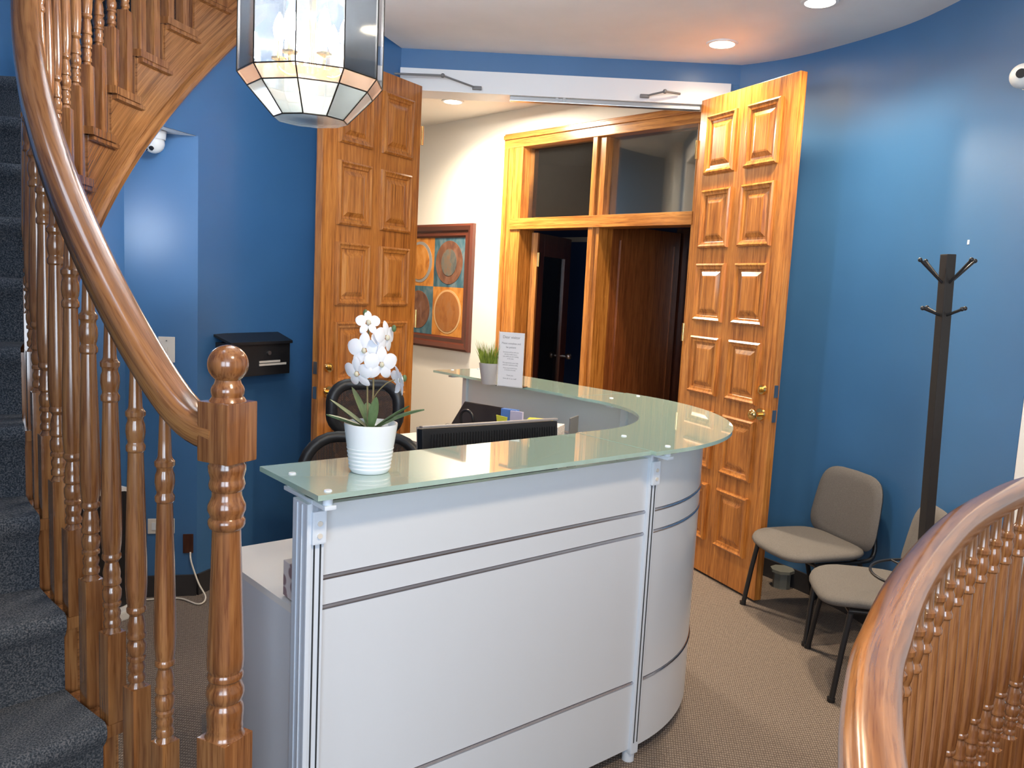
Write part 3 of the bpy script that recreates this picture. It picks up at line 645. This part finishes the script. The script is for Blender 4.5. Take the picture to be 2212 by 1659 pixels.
tag(MB().box((0, 0, 0), (.075, .03, .07), bev=.001).build('card_pack', 'bluen', loc=(-.002, 3.455, .945), rotz=R(-30)), 'blue card pack standing in the black organiser', 'cards')
tag(MB().box((0, 0, 0), (.06, .012, .045), bev=.001).build('note_card', 'lilac', loc=(.027, 3.418, .955), rotz=R(-30)), 'lilac note card in front of the blue pack', 'card')
mb = MB(); mb.rings([[(-.026, -.004, .05), (.026, -.004, .045), (.014, -.004, -.05), (-.010, -.004, -.045)], [(-.026, .0, .05), (.026, .0, .045), (.014, .0, -.05), (-.010, .0, -.045)]])
tag(mb.build('sticky_note', 'yellow', loc=(-.035, 3.365, .915), rotz=R(-25)), 'yellow sticky note hanging on the front of the organiser', 'note')
tb = tag(MB().box((0, 0, .105), (.17, .10, .21), bev=.003).build('dotted_box', 'dots', loc=(.135, 3.36, .73), rotz=R(-20)), 'white dotted carton beside the black organiser', 'box')
tb2 = tag(MB().box((0, 0, .008), (.10, .05, .016), bev=.002).build('highlighter_box', 'yellow', loc=(.125, 3.37, .941), rotz=R(-12)), 'flat yellow packet on top of the dotted carton', 'packet')
dv = thing('desk_divider', 'thin grey divider plate standing right of the dotted carton', 'divider', (.265, 3.33, .73), R(66)); mb = MB(); mb.box((0, 0, .125), (.10, .006, .25), bev=.002); mb.build('plate', 'grey', dv); mb = MB(); mb.box((0, 0, .004), (.14, .07, .008)); mb.build('foot', 'grey', dv)
# tissue box on the side desk
tq = desk_pt(-1.035, .672)
tag(MB().box((0, 0, .045), (.10, .20, .085), bev=.002).build('tissue_box', 'tissue', loc=(tq.x, tq.y, .749), rotz=-AF), 'white carton with brown floral print on the low side desk', 'box')

# ------------------------------------------------------------------ office chair
oc = thing('office_chair', 'black mesh office chair with headrest behind the reception desk', 'chair', (-.508, 2.80, 0), R(8))
def rrect(w_, h_, r_, n=6):
    out = []
    for cx, cz, a0 in ((w_-r_, h_-r_, 0), (-w_+r_, h_-r_, 90), (-w_+r_, -h_+r_, 180), (w_-r_, -h_+r_, 270)):
        for i in range(n+1): a = R(a0+90*i/n); out.append((cx+r_*math.cos(a), cz+r_*math.sin(a)))
    return out
def framed(parent, name, cz, w_, h_, r_, thick, bow, y):
    pts = rrect(w_, h_, r_); P = [(x, y+bow*(x/w_)**2, cz+z) for x, z in pts]
    mb = MB(); rs = []; n = len(P)
    ring = []
    for i in range(n):
        p = Vector(P[i]); t_ = (Vector(P[(i+1) % n])-Vector(P[i-1])).normalized(); x_ = Vector((0, 1, 0)); s_ = t_.cross(x_).normalized()
        rs.append([p+(x_*math.cos(2*PI*k/8)*.012+s_*math.sin(2*PI*k/8)*thick) for k in range(8)])
    mb.rings(rs, close=True); mb.build(name+'_frame', 'black', parent, smooth=60)
    mb = MB(); rows = []
    for s in (1.0, .66, .33, .02):
        rows.append([(x*s, y+bow*(x*s/w_)**2, cz+z*s) for x, z in pts])
    mb.rings(rows, cap=True); mb.build(name+'_mesh', 'mesh', parent, smooth=60)
framed(oc, 'headrest', 1.055, .115, .082, .06, .020, -.03, .02)
framed(oc, 'backrest', .72, .203, .235, .11, .020, -.05, .0)
mb = MB(); mb.tube([(0, .05, .44), (0, .07, .6), (0, .06, .8), (0, .035, .98)], .016); mb.build('spine', 'black', oc, smooth=60)
mb = MB(); mb.box((0, -.23, .46), (.48, .46, .06), bev=.025); mb.build('seat', 'black', oc)
for sx in (-1, 1):
    mb = MB(); mb.tube([(sx*.10, -.02, .43), (sx*.12, .04, .47), (sx*.06, .055, .55)], .012); mb.build('back_bracket', 'black', oc, smooth=50)
mb = MB(); mb.cyl((0, -.2, .1), (0, -.2, .44), .025); mb.build('column', 'blackm', oc, smooth=40)
for i in range(5):
    a = 2*PI*i/5+.3; e = Vector((.29*math.cos(a), -.2+.29*math.sin(a), .07)); mb = MB(); mb.tube([(0, -.2, .11), tuple(e+Vector((0, 0, .02)))], [.025, .014]); mb.build('leg', 'black', oc, smooth=50)
    mb = MB(); mb.cyl(e+Vector((-.012, 0, -.042)), e+Vector((.012, 0, -.042)), .028); mb.build('castor', 'black', oc, smooth=40)

# ================================================================== WAITING CHAIRS
def seat_shape(parent):
    mb = MB(); n = 32; rs = []
    def outline(s):
        out = []
        for i in range(n):
            a = 2*PI*i/n; c, sn = math.cos(a), math.sin(a); p = 3.5
            x = .235*s*math.copysign(abs(c)**(2/p), c); y = -.045+.232*s*math.copysign(abs(sn)**(2/p), sn)
            dz = -.020*max(0, (-y-.14)/.13)**1.5 - .022*(x/.235)**2*0 + .012*max(0, (y-.05)/.16) - .012*(1-(x/.235)**2)
            out.append((x, y, dz))
        return out
    for s, z in ((.2, .475), (.7, .475), (.90, .472), (.98, .462), (1.0, .447), (.97, .435), (.8, .430), (.2, .428)):
        rs.append([(x, y, z+dz) for x, y, dz in outline(s)])
    mb.rings(rs); mb.build('seat', 'fabric', parent, smooth=60)
def back_shape(parent):
    mb = MB(); n = 32; rs = []
    for s, y in ((.2, -.016), (.75, -.016), (.94, -.013), (1.0, 0), (.96, .014), (.2, .018)):
        r_ = []
        for i in range(n):
            a = 2*PI*i/n; c, sn = math.cos(a), math.sin(a); p = 4.2
            x = .225*s*math.copysign(abs(c)**(2/p), c); z = .205*s*math.copysign(abs(sn)**(2/p), sn); x *= 1-.07*(z/.205)
            zz = .645+z; yy = .165+y+(zz-.5)*.14+.025*(1-(x/.225)**2)
            r_.append((x, yy, zz))
        rs.append(r_)
    mb.rings(rs); mb.build('backrest', 'fabric', parent, smooth=60)
def waiting_chair():
    t = thing('waiting_chair', '', 'chair'); seat_shape(t); back_shape(t)
    for sx in (-1, 1):
        mb = MB(); mb.tube([(sx*.245, -.215, 0), (sx*.232, -.19, .22), (sx*.22, -.165, .405)], .0125, 12); mb.cyl((sx*.246, -.216, 0), (sx*.246, -.216, .018), .017); mb.build('leg', 'blackm', t, smooth=50)
        mb = MB(); mb.tube([(sx*.235, .245, 0), (sx*.225, .18, .22), (sx*.215, .10, .405)], .0125, 12); mb.cyl((sx*.236, .245, 0), (sx*.236, .245, .018), .017); mb.build('leg', 'blackm', t, smooth=50)
        mb = MB(); mb.tube(catmull([(sx*.21, .10, .415), (sx*.20, .18, .42), (sx*.19, .212, .47), (sx*.175, .215, .56), (sx*.17, .225, .64)], 5), .011, 10); mb.build('back_support', 'blackm', t, smooth=60)
    mb = MB(); mb.tube([(-.22, -.165, .41), (.22, -.165, .41)], .011); mb.tube([(-.215, .10, .41), (.215, .10, .41)], .011); mb.tube([(-.21, -.17, .412), (-.21, .11, .412)], .011); mb.tube([(.21, -.17, .412), (.21, .11, .412)], .011); mb.build('seat_frame', 'blackm', t, smooth=50)
    return t
wc = waiting_chair(); wc.location = (1.452, 3.700, 0); wc.rotation_euler.z = R(-71.9); wc.scale = (.97, .88, .85); wc['group'] = 'grey waiting chairs'
wc['label'] = 'grey fabric waiting chair beside the edge of the right oak door'
w2 = copy_tree(wc); w2.location = (1.498, 3.128, 0); w2.rotation_euler.z = R(-99.5); w2['label'] = 'grey fabric waiting chair directly behind the coat rack pole'

# coat rack
cr_ = thing('coat_rack', 'black coat rack with slim square pole and short hooks in front of the blue wall', 'coat rack', (1.463, 2.70, 0)); cr_.rotation_euler = (0, R(-2.1), R(12))
MB().box((0, 0, .845), (.034, .034, 1.67), bev=.003).build('pole', 'bmetal', cr_)
mb = MB(); mb.cyl((0, 0, 0), (0, 0, .02), .13, .125, 28); mb.build('base', 'bmetal', cr_, smooth=40)
mb = MB(); mb.rings([[(.165*math.cos(2*PI*i/36)+math.cos(2*PI*k/8)*.005*math.cos(2*PI*i/36), .165*math.sin(2*PI*i/36)+math.cos(2*PI*k/8)*.005*math.sin(2*PI*i/36), .588+.005*math.sin(2*PI*k/8)) for k in range(8)] for i in range(36)], close=True)
mb.cyl((0, .018, .588), (0, .163, .588), .004); mb.build('umbrella_ring', 'blackm', cr_, smooth=50)
for z, L, dz in ((1.588, .085, .072), (1.482, .062, .022)):
    for ax in (0, 1, 2, 3):
        a = ax*PI/2-R(8)*0+R(0); dx, dy = math.cos(a), math.sin(a); mb = MB()
        mb.tube([(dx*.016, dy*.016, z), (dx*(.018+L), dy*(.018+L), z+dz)], [.0045, .0045]); mb.sph((dx*(.018+L), dy*(.018+L), z+dz), .0075, n=10); mb.build('hook', 'blackm', cr_, smooth=50)
# small octagonal box under the chair
mb = MB(); mb.lathe([(0, .045), (.085, .045), (.085, .062), (.10, .062), (.101, .001)], n=8)
tag(mb.build('octagonal_box', mat('grey_green_plastic', (.20, .20, .17), .5), loc=(1.475, 4.14, 0), rotz=.3), 'small grey octagonal box on the carpet under the chair by the door', 'box')
# wall nick
tag(MB().box((0, 0, 0), (.012, .003, .018)).build('paint_chip', 'trimw', loc=(1.777, 3.262, 1.768), rotz=R(-88)), 'tiny white paint chip on the blue wall above the coat rack', 'mark')

# ================================================================== LEFT WALL FITTINGS
def on_left(a, r=1.80): return Vector((SX+r*math.cos(R(a)), SY+r*math.sin(R(a)), 0))
mbp = on_left(149.4, 1.80); ta = R(149.4)
mx = thing('wall_mailbox', 'black metal mailbox with paper in its slots on the blue wall', 'mailbox', (mbp.x, mbp.y, 1.02), ta-PI/2)   # local -y -> into room (towards centre)
mx.rotation_euler.z = ta+PI/2-PI
# local +y points outward (angle ta), -y into the room
mb = MB(); mb.box((0, -.05, .08), (.375, .10, .16), bev=.004); mb.build('body', 'black', mx)
mb = MB(); mb.rings([[(-.20, 0, .20), (.20, 0, .20), (.20, 0, .19), (-.20, 0, .19)], [(-.19, -.115, .165), (.19, -.115, .165), (.19, -.115, .152), (-.19, -.115, .152)]]); mb.build('lid', 'black', mx)
mb = MB(); mb.cyl((.05, -.10, .108), (.05, -.108, .108), .010); mb.build('lock', 'steel', mx, smooth=40)
mb = MB(); mb.box((.055, -.1025, .066), (.13, .004, .010)); mb.box((.075, -.1025, .052), (.17, .004, .010)); mb.build('papers', 'ivory', mx)
ra = math.atan2(-.068, -.305); rn = Vector((math.sin(ra), -math.cos(ra), 0)); rn = rn if rn.y < 0 else -rn
def on_rec(x, z, off=.004): y = 3.643+(x+1.426)*(.0705/.294); return Vector((x, y, z))+rn*off
RRZ = math.atan2(.068, .305)
sw = thing('light_switch', 'ivory dimmer light switch on the blue recess wall', 'light switch', on_rec(-1.552, 1.148), RRZ)
mb = MB(); mb.box((0, 0, 0), (.070, .006, .115), bev=.002); mb.build('plate', 'ivory', sw); mb = MB(); mb.box((0, -.005, 0), (.010, .008, .024), bev=.001); mb.build('toggle', 'ivory', sw); mb = MB(); mb.cyl((0, -.003, .04), (0, -.0045, .04), .003); mb.cyl((0, -.003, -.04), (0, -.0045, -.04), .003); mb.build('screw', 'steel', sw)
ou = thing('wall_outlet', 'ivory horizontal outlet plate low on the recess wall', 'outlet', on_rec(-1.575, .335), RRZ)
mb = MB(); mb.box((0, 0, 0), (.115, .006, .07), bev=.002); mb.build('plate', 'ivory', ou); mb = MB(); mb.box((.02, -.004, 0), (.03, .003, .035)); mb.box((-.025, -.004, 0), (.03, .003, .035)); mb.build('socket', 'whitep', ou)
tag(MB().box((0, 0, 0), (.045, .006, .09), bev=.002).build('jack_plate', 'darkw', loc=on_rec(-1.462, .25), rotz=RRZ), 'small brown jack plate right of the ivory outlet', 'outlet')
cb = catmull([tuple(on_rec(-1.452, .21, .01)), tuple(on_rec(-1.445, .17, .03)), tuple(on_rec(-1.41, .08, .06)), tuple(on_rec(-1.375, .02, .09)), tuple(on_rec(-1.40, .005, .13)), tuple(on_rec(-1.50, .006, .05)), tuple(on_rec(-1.66, .006, .06))], 6)
tag(MB().tube(cb, .004, 8).build('white_cable', 'ivory', smooth=60), 'white cable running from the outlet down to the carpet', 'cable')
# black panel with white rim behind the balusters
hp = thing('panel_heater', 'black rounded panel with white rim standing in the recess behind the balusters', 'heater', (-1.70, 3.30, 0), R(62))
pts = rrect(.16, .27, .06); mb = MB(); mb.rings([[(x, -.02, .30+z) for x, z in pts], [(x, .02, .30+z) for x, z in pts]]); mb.build('rim', 'whitep', hp)
pts = rrect(.145, .255, .055); mb = MB(); mb.rings([[(x, -.024, .30+z) for x, z in pts], [(x, .024, .30+z) for x, z in pts]]); mb.build('panel', 'black', hp); mb = MB(); mb.box((0, 0, .02), (.26, .14, .04), bev=.008); mb.build('base', 'whitep', hp)
# chair mat and cable at the bottom
mb = MB(); mb.prism([(-.80, 2.12), (-.60, 1.72), (.05, 2.4), (-.25, 3.1), (-.75, 3.2), (-1.0, 2.6)], 0, .003)
tag(mb.build('chair_mat', mat('vinyl_mat', (.30, .26, .24), .25, Alpha=.45)), 'translucent vinyl chair mat on the carpet behind the newel post', 'mat')
# security cameras
def dome(loc, rot, label, lens=2, s=1):
    t = thing('security_camera', label, 'camera', loc); t.rotation_euler = rot; t.scale = (s, s, s)
    mb = MB(); mb.cyl((0, 0, 0), (0, 0, -.035), .05, .046, 28); mb.build('housing', 'whitep', t, smooth=40)
    mb = MB(); mb.sph((0, 0, -.05), .043, n=24); mb.build('ball', 'whitep', t, smooth=80)
    for k in range(lens):
        dx = (-.014 if k == 0 else .014) if lens == 2 else 0
        d_ = Vector((dx*1.2, -.75, -.65)).normalized(); c = Vector((dx, 0, -.05)); mb = MB(); mb.cyl(c+d_*.036, c+d_*.044, .010 if lens == 2 else .016); mb.build('lens', 'black', t, smooth=40)
dome((-1.575, 3.54, 2.085), (0, 0, R(-20)), 'white dome security camera with twin lenses under the recess soffit')
dome((1.787, 2.960, 2.325), (R(0), R(90), R(0)), 'white security camera high on the curved blue wall at the right edge', 1, 1.0)

# ================================================================== STAIRCASE
st = thing('staircase', 'curved oak staircase with dark blue grey carpet runner rising to the left', 'staircase', (helix(1, .5).x, helix(1, .5).y, 0))
STM = Matrix.Translation((-st.location.x, -st.location.y, 0))
def stb(mb, name, m, parent=None, **k): mb.bm.transform(STM); return mb.build(name, m, parent or st, **k)
NK, WO = 18, .95
for k in range(0, NK+1):
    zt = pitch(k); ks = [k-.20+i*.2 for i in range(7)]; ks[-1] = k+1.0-.16
    mb = MB(); rs = []
    for q in ks:
        a, b = helix(q, -.032), helix(q, WO); rs.append([(a.x, a.y, zt-.026), (a.x, a.y, zt), (b.x, b.y, zt), (b.x, b.y, zt-.026)])
    mb.rings(rs); stb(mb, 'tread', 'stairw')
    a, b = helix(k-.14), helix(k-.14, WO); c, e = helix(k-.10), helix(k-.10, WO); mb = MB()
    z0 = zt-SH if k else 0
    mb.rings([[(a.x, a.y, z0), (a.x, a.y, zt-.026), (c.x, c.y, zt-.026), (c.x, c.y, z0)], [(b.x, b.y, z0), (b.x, b.y, zt-.026), (e.x, e.y, zt-.026), (e.x, e.y, z0)]]); stb(mb, 'riser', 'stairw')
# carpet runner
mb = MB(); prof = []
for k in range(0, NK+1):
    zt = pitch(k); zl = zt-SH if k else 0
    prof += [(k-.155, zl+.012), (k-.155, zt-.045), (k-.20, zt-.034), (k-.245, zt-.018), (k-.25, zt-.004), (k-.23, zt+.008), (k-.19, zt+.013), (k+.4, zt+.013)]
rs = []
for q, z in prof:
    row = []
    for j in range(7):
        r_ = .027+(WO-.037)*j/6; p = helix(q, r_); row.append((p.x, p.y, z))
    rs.append(row)
mb.rings(rs, loop=False, cap=False)
o = stb(mb, 'carpet_runner', 'scarp', smooth=50)
# inner stringer (saw-tooth top), moulding, outer stringer, soffit
mb = MB(); rs = []; N = 10
def sawz(q):
    k = math.floor(q+.12); return pitch(k)-.028
qs = []
for k in range(0, NK+1):
    qs += [k-.119+i*(1/N) for i in range(N)]+[k+.879]
for q in qs:
    a, b = helix(q, -.008), helix(q, .022); zl = max(0, pitch(q)-.36); zt = max(zl+.02, sawz(q+1e-6)); rs.append([(a.x, a.y, zl), (a.x, a.y, zt), (b.x, b.y, zt), (b.x, b.y, zl)])
uvmb = mb; mb.rings(rs)
uv = mb.bm.loops.layers.uv.verify()
for f in mb.bm.faces:
    for lp_ in f.loops:
        v = lp_.vert.co; a = (SPH-math.atan2(v.y-SY, v.x-SX)) % (2*PI); lp_[uv].uv = (a*SR, v.z-a*SR*.95)
stb(mb, 'inner_stringer', 'stairu', smooth=30)
def helical_strip(k0, k1, roff, zoff, prof, name, n=120, clamp=True):
    path, fr_ = [], []
    for i in range(n+1):
        q = k0+(k1-k0)*i/n; p = helix(q, roff); z = pitch(q)+zoff; path.append(Vector((p.x, p.y, z)))
        rad = (p-Vector((SX, SY))).normalized(); tg = Vector((rad.y, -rad.x, SH/(SDE*SR))).normalized(); rad3 = Vector((rad.x, rad.y, 0)); fr_.append((rad3, rad3.cross(tg).normalized()*-1 if (rad3.cross(tg)).z < 0 else rad3.cross(tg).normalized()))
    mb = MB(); mb.sweep(path, fr_, prof); return stb(mb, name, 'stairu', smooth=35)
helical_strip(1.0, NK+.8, 0, -.345, [(-.022, -.022), (-.030, -.012), (-.030, .008), (-.020, .018), (-.008, .024), (.03, .02), (.03, -.022)], 'lower_moulding')
helical_strip(1.0, NK+.8, .48, -.352, [(-.46, -.008), (-.46, .008), (.47, .008), (.47, -.008)], 'soffit_board')
# brackets: scroll trim under each tread end
for k in range(5, NK+1):
    mb = MB(); rs = []
    for q in (k-.08, k+.3, k+.8, k+1.02):
        a, b = helix(q, -.026), helix(q, -.008); zt = pitch(k)-.026; rs.append([(a.x, a.y, zt-.014), (a.x, a.y, zt), (b.x, b.y, zt), (b.x, b.y, zt-.018)])
    mb.rings(rs); stb(mb, 'tread_return', 'stairw')

BAL = [(0, .0175), (.010, .0125), (.013, .0165), (.022, .0172), (.027, .0145), (.031, .0140), (.036, .0160), (.043, .0165), (.050, .0135), (.054, .0135), (.056, .0175), (.062, .0178), (.066, .0150), (.071, .0172), (.080, .0185), (.090, .0182), (.096, .0150), (.100, .0150), (.103, .0182), (.110, .0186), (.116, .0160), (.126, .0172), (.138, .0150), (.149, .0125), (.153, .0150), (.157, .0185), (.164, .0186), (.168, .0165),
       (.172, .0172), (.19, .0190), (.215, .0203), (.26, .0198), (.34, .0182), (.42, .0160), (.478, .0142), (.482, .0175), (.491, .0178), (.496, .0148), (.500, .0145), (.505, .0162), (.518, .0180), (.532, .0172), (.540, .0145), (.546, .0150), (.550, .0182), (.558, .0184), (.563, .0140), (.568, .0125), (.60, .0112)]
def baluster_mb(c, zb_, zt_, ztop, ang, sc=1.0, st_=0):
    mb = MB(); s = .019
    mb.box((c.x, c.y, (zb_+zt_)/2), (2*s, 2*s, zt_-zb_), rz(ang), .0015)
    # chamfer
    pf = [(zt_-.0005+z*sc+st_*min(1, max(0, (z-.19)/.28)), r) for z, r in BAL]; e = max(pf[-1][0]+.02, ztop); pf = [p for p in pf if p[0] < ztop] + [(ztop, .0085)]
    mb.lathe([(zt_-.004, .019)]+pf, (c.x, c.y, 0), 16); return mb
RC = .893
def railz(k):
    z = pitch(k)+RC+.012
    zf = 1.205; w_ = .06; d = z-zf
    return zf+(d+math.sqrt(d*d+w_*w_))/2 if k < 4 else z
rl = thing('stair_railing', 'glossy oak stair railing with turned balusters and ball topped newel post', 'railing', (-.5, 1.42, 0))
RM = Matrix.Translation((.5, -1.42, 0))
def rlb(mb, name, m, **k): mb.bm.transform(RM); return mb.build(name, m, rl, **k)
i = 0; k = .90
while k < NK+.6:
    c = helix(k, .0); t = max(0, math.floor(k+.15)); zb_ = pitch(t); rz_ = railz(k); a = SPH-SDE*k
    mb = baluster_mb(c, zb_, max(zb_+.08, rz_-.70), rz_-.02, a); rlb(mb, 'baluster', 'stairw', smooth=35); k += .505
# handrail
path, frs = [], []; n = 170; k0, k1 = .06, NK+.5
for i in range(n+1):
    q = k0+(k1-k0)*i/n; p = helix(q); path.append(Vector((p.x, p.y, railz(q))))
for i in range(n+1):
    tg = (path[min(i+1, n)]-path[max(i-1, 0)]).normalized(); rad = (Vector((path[i].x, path[i].y))-Vector((SX, SY))).normalized(); r3 = Vector((rad.x, rad.y, 0)); upv = r3.cross(tg); upv = upv if upv.z > 0 else -upv; frs.append((r3, upv.normalized()))
RAILP = [(-.022, -.030), (-.030, -.022), (-.0315, -.008), (-.033, .006), (-.031, .017), (-.022, .026), (-.010, .0295), (.010, .0295), (.022, .026), (.031, .017), (.033, .006), (.0315, -.008), (.030, -.022), (.022, -.030)]
mb = MB(); mb.sweep(path, frs, RAILP); rlb(mb, 'handrail', 'stairu', smooth=50)
# newel
NV = Vector((-.502, 1.42)); na = R(45)+math.atan2(NV.y, NV.x)
NEW = [(.648, .036), (.652, .0335), (.662, .0315), (.667, .033), (.672, .0315), (.690, .0333), (.698, .0335), (.708, .0318), (.712, .0295), (.716, .029), (.722, .0325), (.733, .0345), (.742, .0330), (.752, .0285), (.757, .0285), (.761, .0320), (.768, .0325), (.773, .0300), (.776, .0305), (.782, .0330), (.80, .0332), (.88, .0305), (.96, .0275), (1.02, .0258), (1.042, .0252), (1.046, .0300), (1.052, .0325), (1.060, .0325), (1.065, .0290), (1.070, .0300), (1.078, .0335), (1.088, .0330), (1.096, .0290), (1.105, .0262), (1.113, .0262), (1.118, .0305), (1.126, .0318), (1.133, .0300), (1.137, .0290), (1.150, .0325), (1.160, .0330), (1.165, .0300), (1.170, .030)]
mb = MB(); mb.box((NV.x, NV.y, .324), (.070, .070, .648), rz(na), .002)
mb.lathe([(.646, .034)]+NEW, (NV.x, NV.y, 0), 32); mb.box((NV.x, NV.y, 1.222), (.072, .072, .108), rz(na), .004)
mb.lathe([(1.272, .034), (1.280, .030), (1.284, .027), (1.290, .0285), (1.297, .0290), (1.303, .0265), (1.307, .0235)]+[(1.341+.0345*math.sin(R(a_)), .0352*math.cos(R(a_))) for a_ in range(-52, 90, 8)]+[(1.3755, .001)], (NV.x, NV.y, 0), 32)
rlb(mb, 'newel_post', 'stairw', smooth=35)

# ------------------------------------------------------------------ guard railing on the right
gr = thing('guard_railing', 'curved oak guard railing with a broad worn handrail at the right foreground', 'railing', (.9, 1.6, 0))
GM = Matrix.Translation((-.9, -1.6, 0))
def grb(mb, name, m, **k): mb.bm.transform(GM); return mb.build(name, m, gr, **k)
GP = [Vector((v.x, v.y, 0)) for v in rp3]; L = [0]
for a, b in zip(GP, GP[1:]): L.append(L[-1]+(b-a).length)
def gat(s):
    for i in range(len(L)-1):
        if L[i+1] >= s: t = (s-L[i])/(L[i+1]-L[i]); return GP[i].lerp(GP[i+1], t), (GP[i+1]-GP[i]).normalized()
    return GP[-1], (GP[-1]-GP[-2]).normalized()
ZR = 1.04
path = [p+Vector((0, 0, ZR)) for p in GP]; frs = []
for i in range(len(GP)):
    tg = (GP[min(i+1, len(GP)-1)]-GP[max(i-1, 0)]).normalized(); frs.append((Vector((tg.y, -tg.x, 0)), Vector((0, 0, 1))))
RP2 = [(a*.78, b*.95) for a, b in [(-.024, -.032), (-.034, -.024), (-.036, -.008), (-.041, .006), (-.040, .018), (-.028, .027), (-.012, .0305), (.012, .0305), (.028, .027), (.040, .018), (.041, .006), (.036, -.008), (.034, -.024), (.024, -.032)]]
mb = MB(); mb.sweep(path, frs, RP2); o = grb(mb, 'handrail', 'stairu', smooth=50)
first = None; s = .12
while s < L[-1]-.03:
    p, tg = gat(s); ang = math.atan2(tg.y, tg.x)
    if first is None:
        mb = baluster_mb(Vector((0, 0)), 0, .31, ZR-.02, 0, 1.0, .065); first = mb.build('baluster', 'stairw', gr, smooth=35); b_ = first
    else:
        b_ = first.copy(); COL.objects.link(b_)
    b_.location = (p.x-.9+tg.y*.004, p.y-1.6-tg.x*.004, 0.012); b_.rotation_euler.z = ang; s += .106
mb = MB(); frs2 = [(f[0], f[1]) for f in frs]; mb.sweep([p+Vector((0, 0, .008)) for p in GP], frs2, [(-.04, -.006), (-.04, .004), (.03, .004), (.03, -.006)]); grb(mb, 'shoe_rail', 'stairu', smooth=40)

# ================================================================== LANTERN
LX, LY = -.667, 2.60
lt = thing('lantern_pendant', 'ten sided glass lantern with dark cames and lit candle bulbs hanging at upper left', 'pendant lamp', (LX, LY, 2.06))
NG = 10; ph0 = math.atan2(-LY, -LX)     # towards the camera
cam_az = math.atan2(-LY, -LX)
def lv(r, z, i): a = cam_az+R(-12+36*i)+0; return Vector((r*math.cos(a), r*math.sin(a), z))
tiers = [(.42, .10), (.40, .218), (.045, .220), (.008, .190), (-.075, .112)]
mats_ = ['lantern', 'lantern', 'peach', 'frost']
for ti in range(4):
    (za, ra_), (zb2, rb_) = tiers[ti], tiers[ti+1]
    for i in range(NG):
        a, b, c, e = lv(ra_, za, i), lv(ra_, za, i+1), lv(rb_, zb2, i+1), lv(rb_, zb2, i)
        nr = ((a+b+c+e)/4); nr.z = 0; nr = nr.normalized()*.0015
        mb = MB(); mb.rings([[a, b, c, e], [a-nr, b-nr, c-nr, e-nr]]); mb.build('glass_panel', mats_[ti], lt)
mb = MB()
for (z, r_) in tiers:
    for i in range(NG): mb.cyl(lv(r_, z, i), lv(r_, z, i+1), .0022, n=6)
for (za, ra_), (zb2, rb_) in zip(tiers, tiers[1:]):
    for i in range(NG): mb.cyl(lv(ra_, za, i), lv(rb_, zb2, i), .0022, n=6)
mb.build('cames', 'came', lt)
mb = MB(); mb.rings([[lv(.112, -.075, i) for i in range(NG)], [lv(.112, -.0775, i) for i in range(NG)]]); mb.build('bottom_plate', 'frost', lt)
mb = MB(); mb.lathe([(.05, .02), (.055, .045), (.075, .05), (.085, .02), (.10, .012), (.42, .01)], n=24)
mb.build('centre_stem', 'brass', lt, smooth=40)
for i in range(6):
    a = cam_az+R(20+60*i); x, y = .10*math.cos(a), .10*math.sin(a); mb = MB()
    mb.tube(catmull([(0, 0, .075), (x*.6, y*.6, .055), (x, y, .075), (x, y, .10)], 4), .005, 8); mb.lathe([(.095, .006), (.10, .022), (.106, .024), (.108, .008), (.155, .010)], (x, y, 0), 16); mb.build('candle_arm', 'brass', lt, smooth=50)
    mb = MB(); mb.lathe([(.155, .008), (.17, .016), (.19, .019), (.215, .014), (.24, .002)], (x, y, 0), 16); mb.build('candle_bulb', 'bulb', lt, smooth=60)
mb = MB(); mb.tube([(0, 0, .42), (0, 0, .69)], .004); mb.build('hanging_rod', 'brass', lt); mb = MB(); mb.cyl((0, 0, .665), (0, 0, .70), .05, .06, 24); mb.build('canopy', 'brass', lt, smooth=40)
light('POINT', 'lantern_light', (LX, LY, 2.06+.26), 28, (.95, .97, 1.0), shadow_soft_size=.08)

# ================================================================== DOWNLIGHTS
def downlight(x, y, label, e, sz=.062, blend=.9, ang=150):
    t = thing('recessed_downlight', label, 'ceiling light', (x, y, ZC), 0, 'recessed round downlights')
    mb = MB(); mb.lathe([(.0, sz+.016), (-.006, sz+.014), (-.007, sz), (-.002, sz)], n=36); mb.build('trim_ring', 'trimw', t, smooth=40)
    mb = MB(); mb.lathe([(-.001, sz), (-.006, sz*.96), (-.008, .001)], n=36); mb.build('diffuser', 'lampwarm', t, smooth=40)
    light('SPOT', 'downlight_beam', (x, y, ZC-.02), e, WARM, (0, 0, 0), spot_size=R(ang), spot_blend=blend, shadow_soft_size=.05)
downlight(.962, 4.22, 'round downlight in the ceiling just before the doorway header', 42)
downlight(1.215, 3.585, 'round downlight cut by the top edge of the photo', 72, ang=140)
downlight(1.22, 2.90, 'round downlight above the waiting chairs, outside the top of the photo', 26, ang=125)
downlight(-.507, 5.80, 'round downlight on the hall ceiling beyond the doorway', 110)
light('AREA', 'hall_fill', (-.3, 5.4, 2.70), 26, (1, .87, .70), (0, 0, 0), shape='DISK', size=.3)  # added fill without a fixture, brightens the white hall wall
light('AREA', 'front_fill', (.6, .6, 2.70), 20, WARM, (0, 0, 0), shape='DISK', size=.3)  # added warm fill for the desk side, no fitting on the ceiling
light('POINT', 'back_room_fill', tuple(HM @ Vector((2.6, 1.0, 3.3))), 16, (1, .92, .82), shadow_soft_size=.1)  # invented source, lifts the grey wall behind the transoms
light('POINT', 'recess_fill', (-1.60, 3.10, 1.68), 2.6, (.80, .90, 1.0), shadow_soft_size=.12)  # added fill with no real lamp, brightens the blue recess
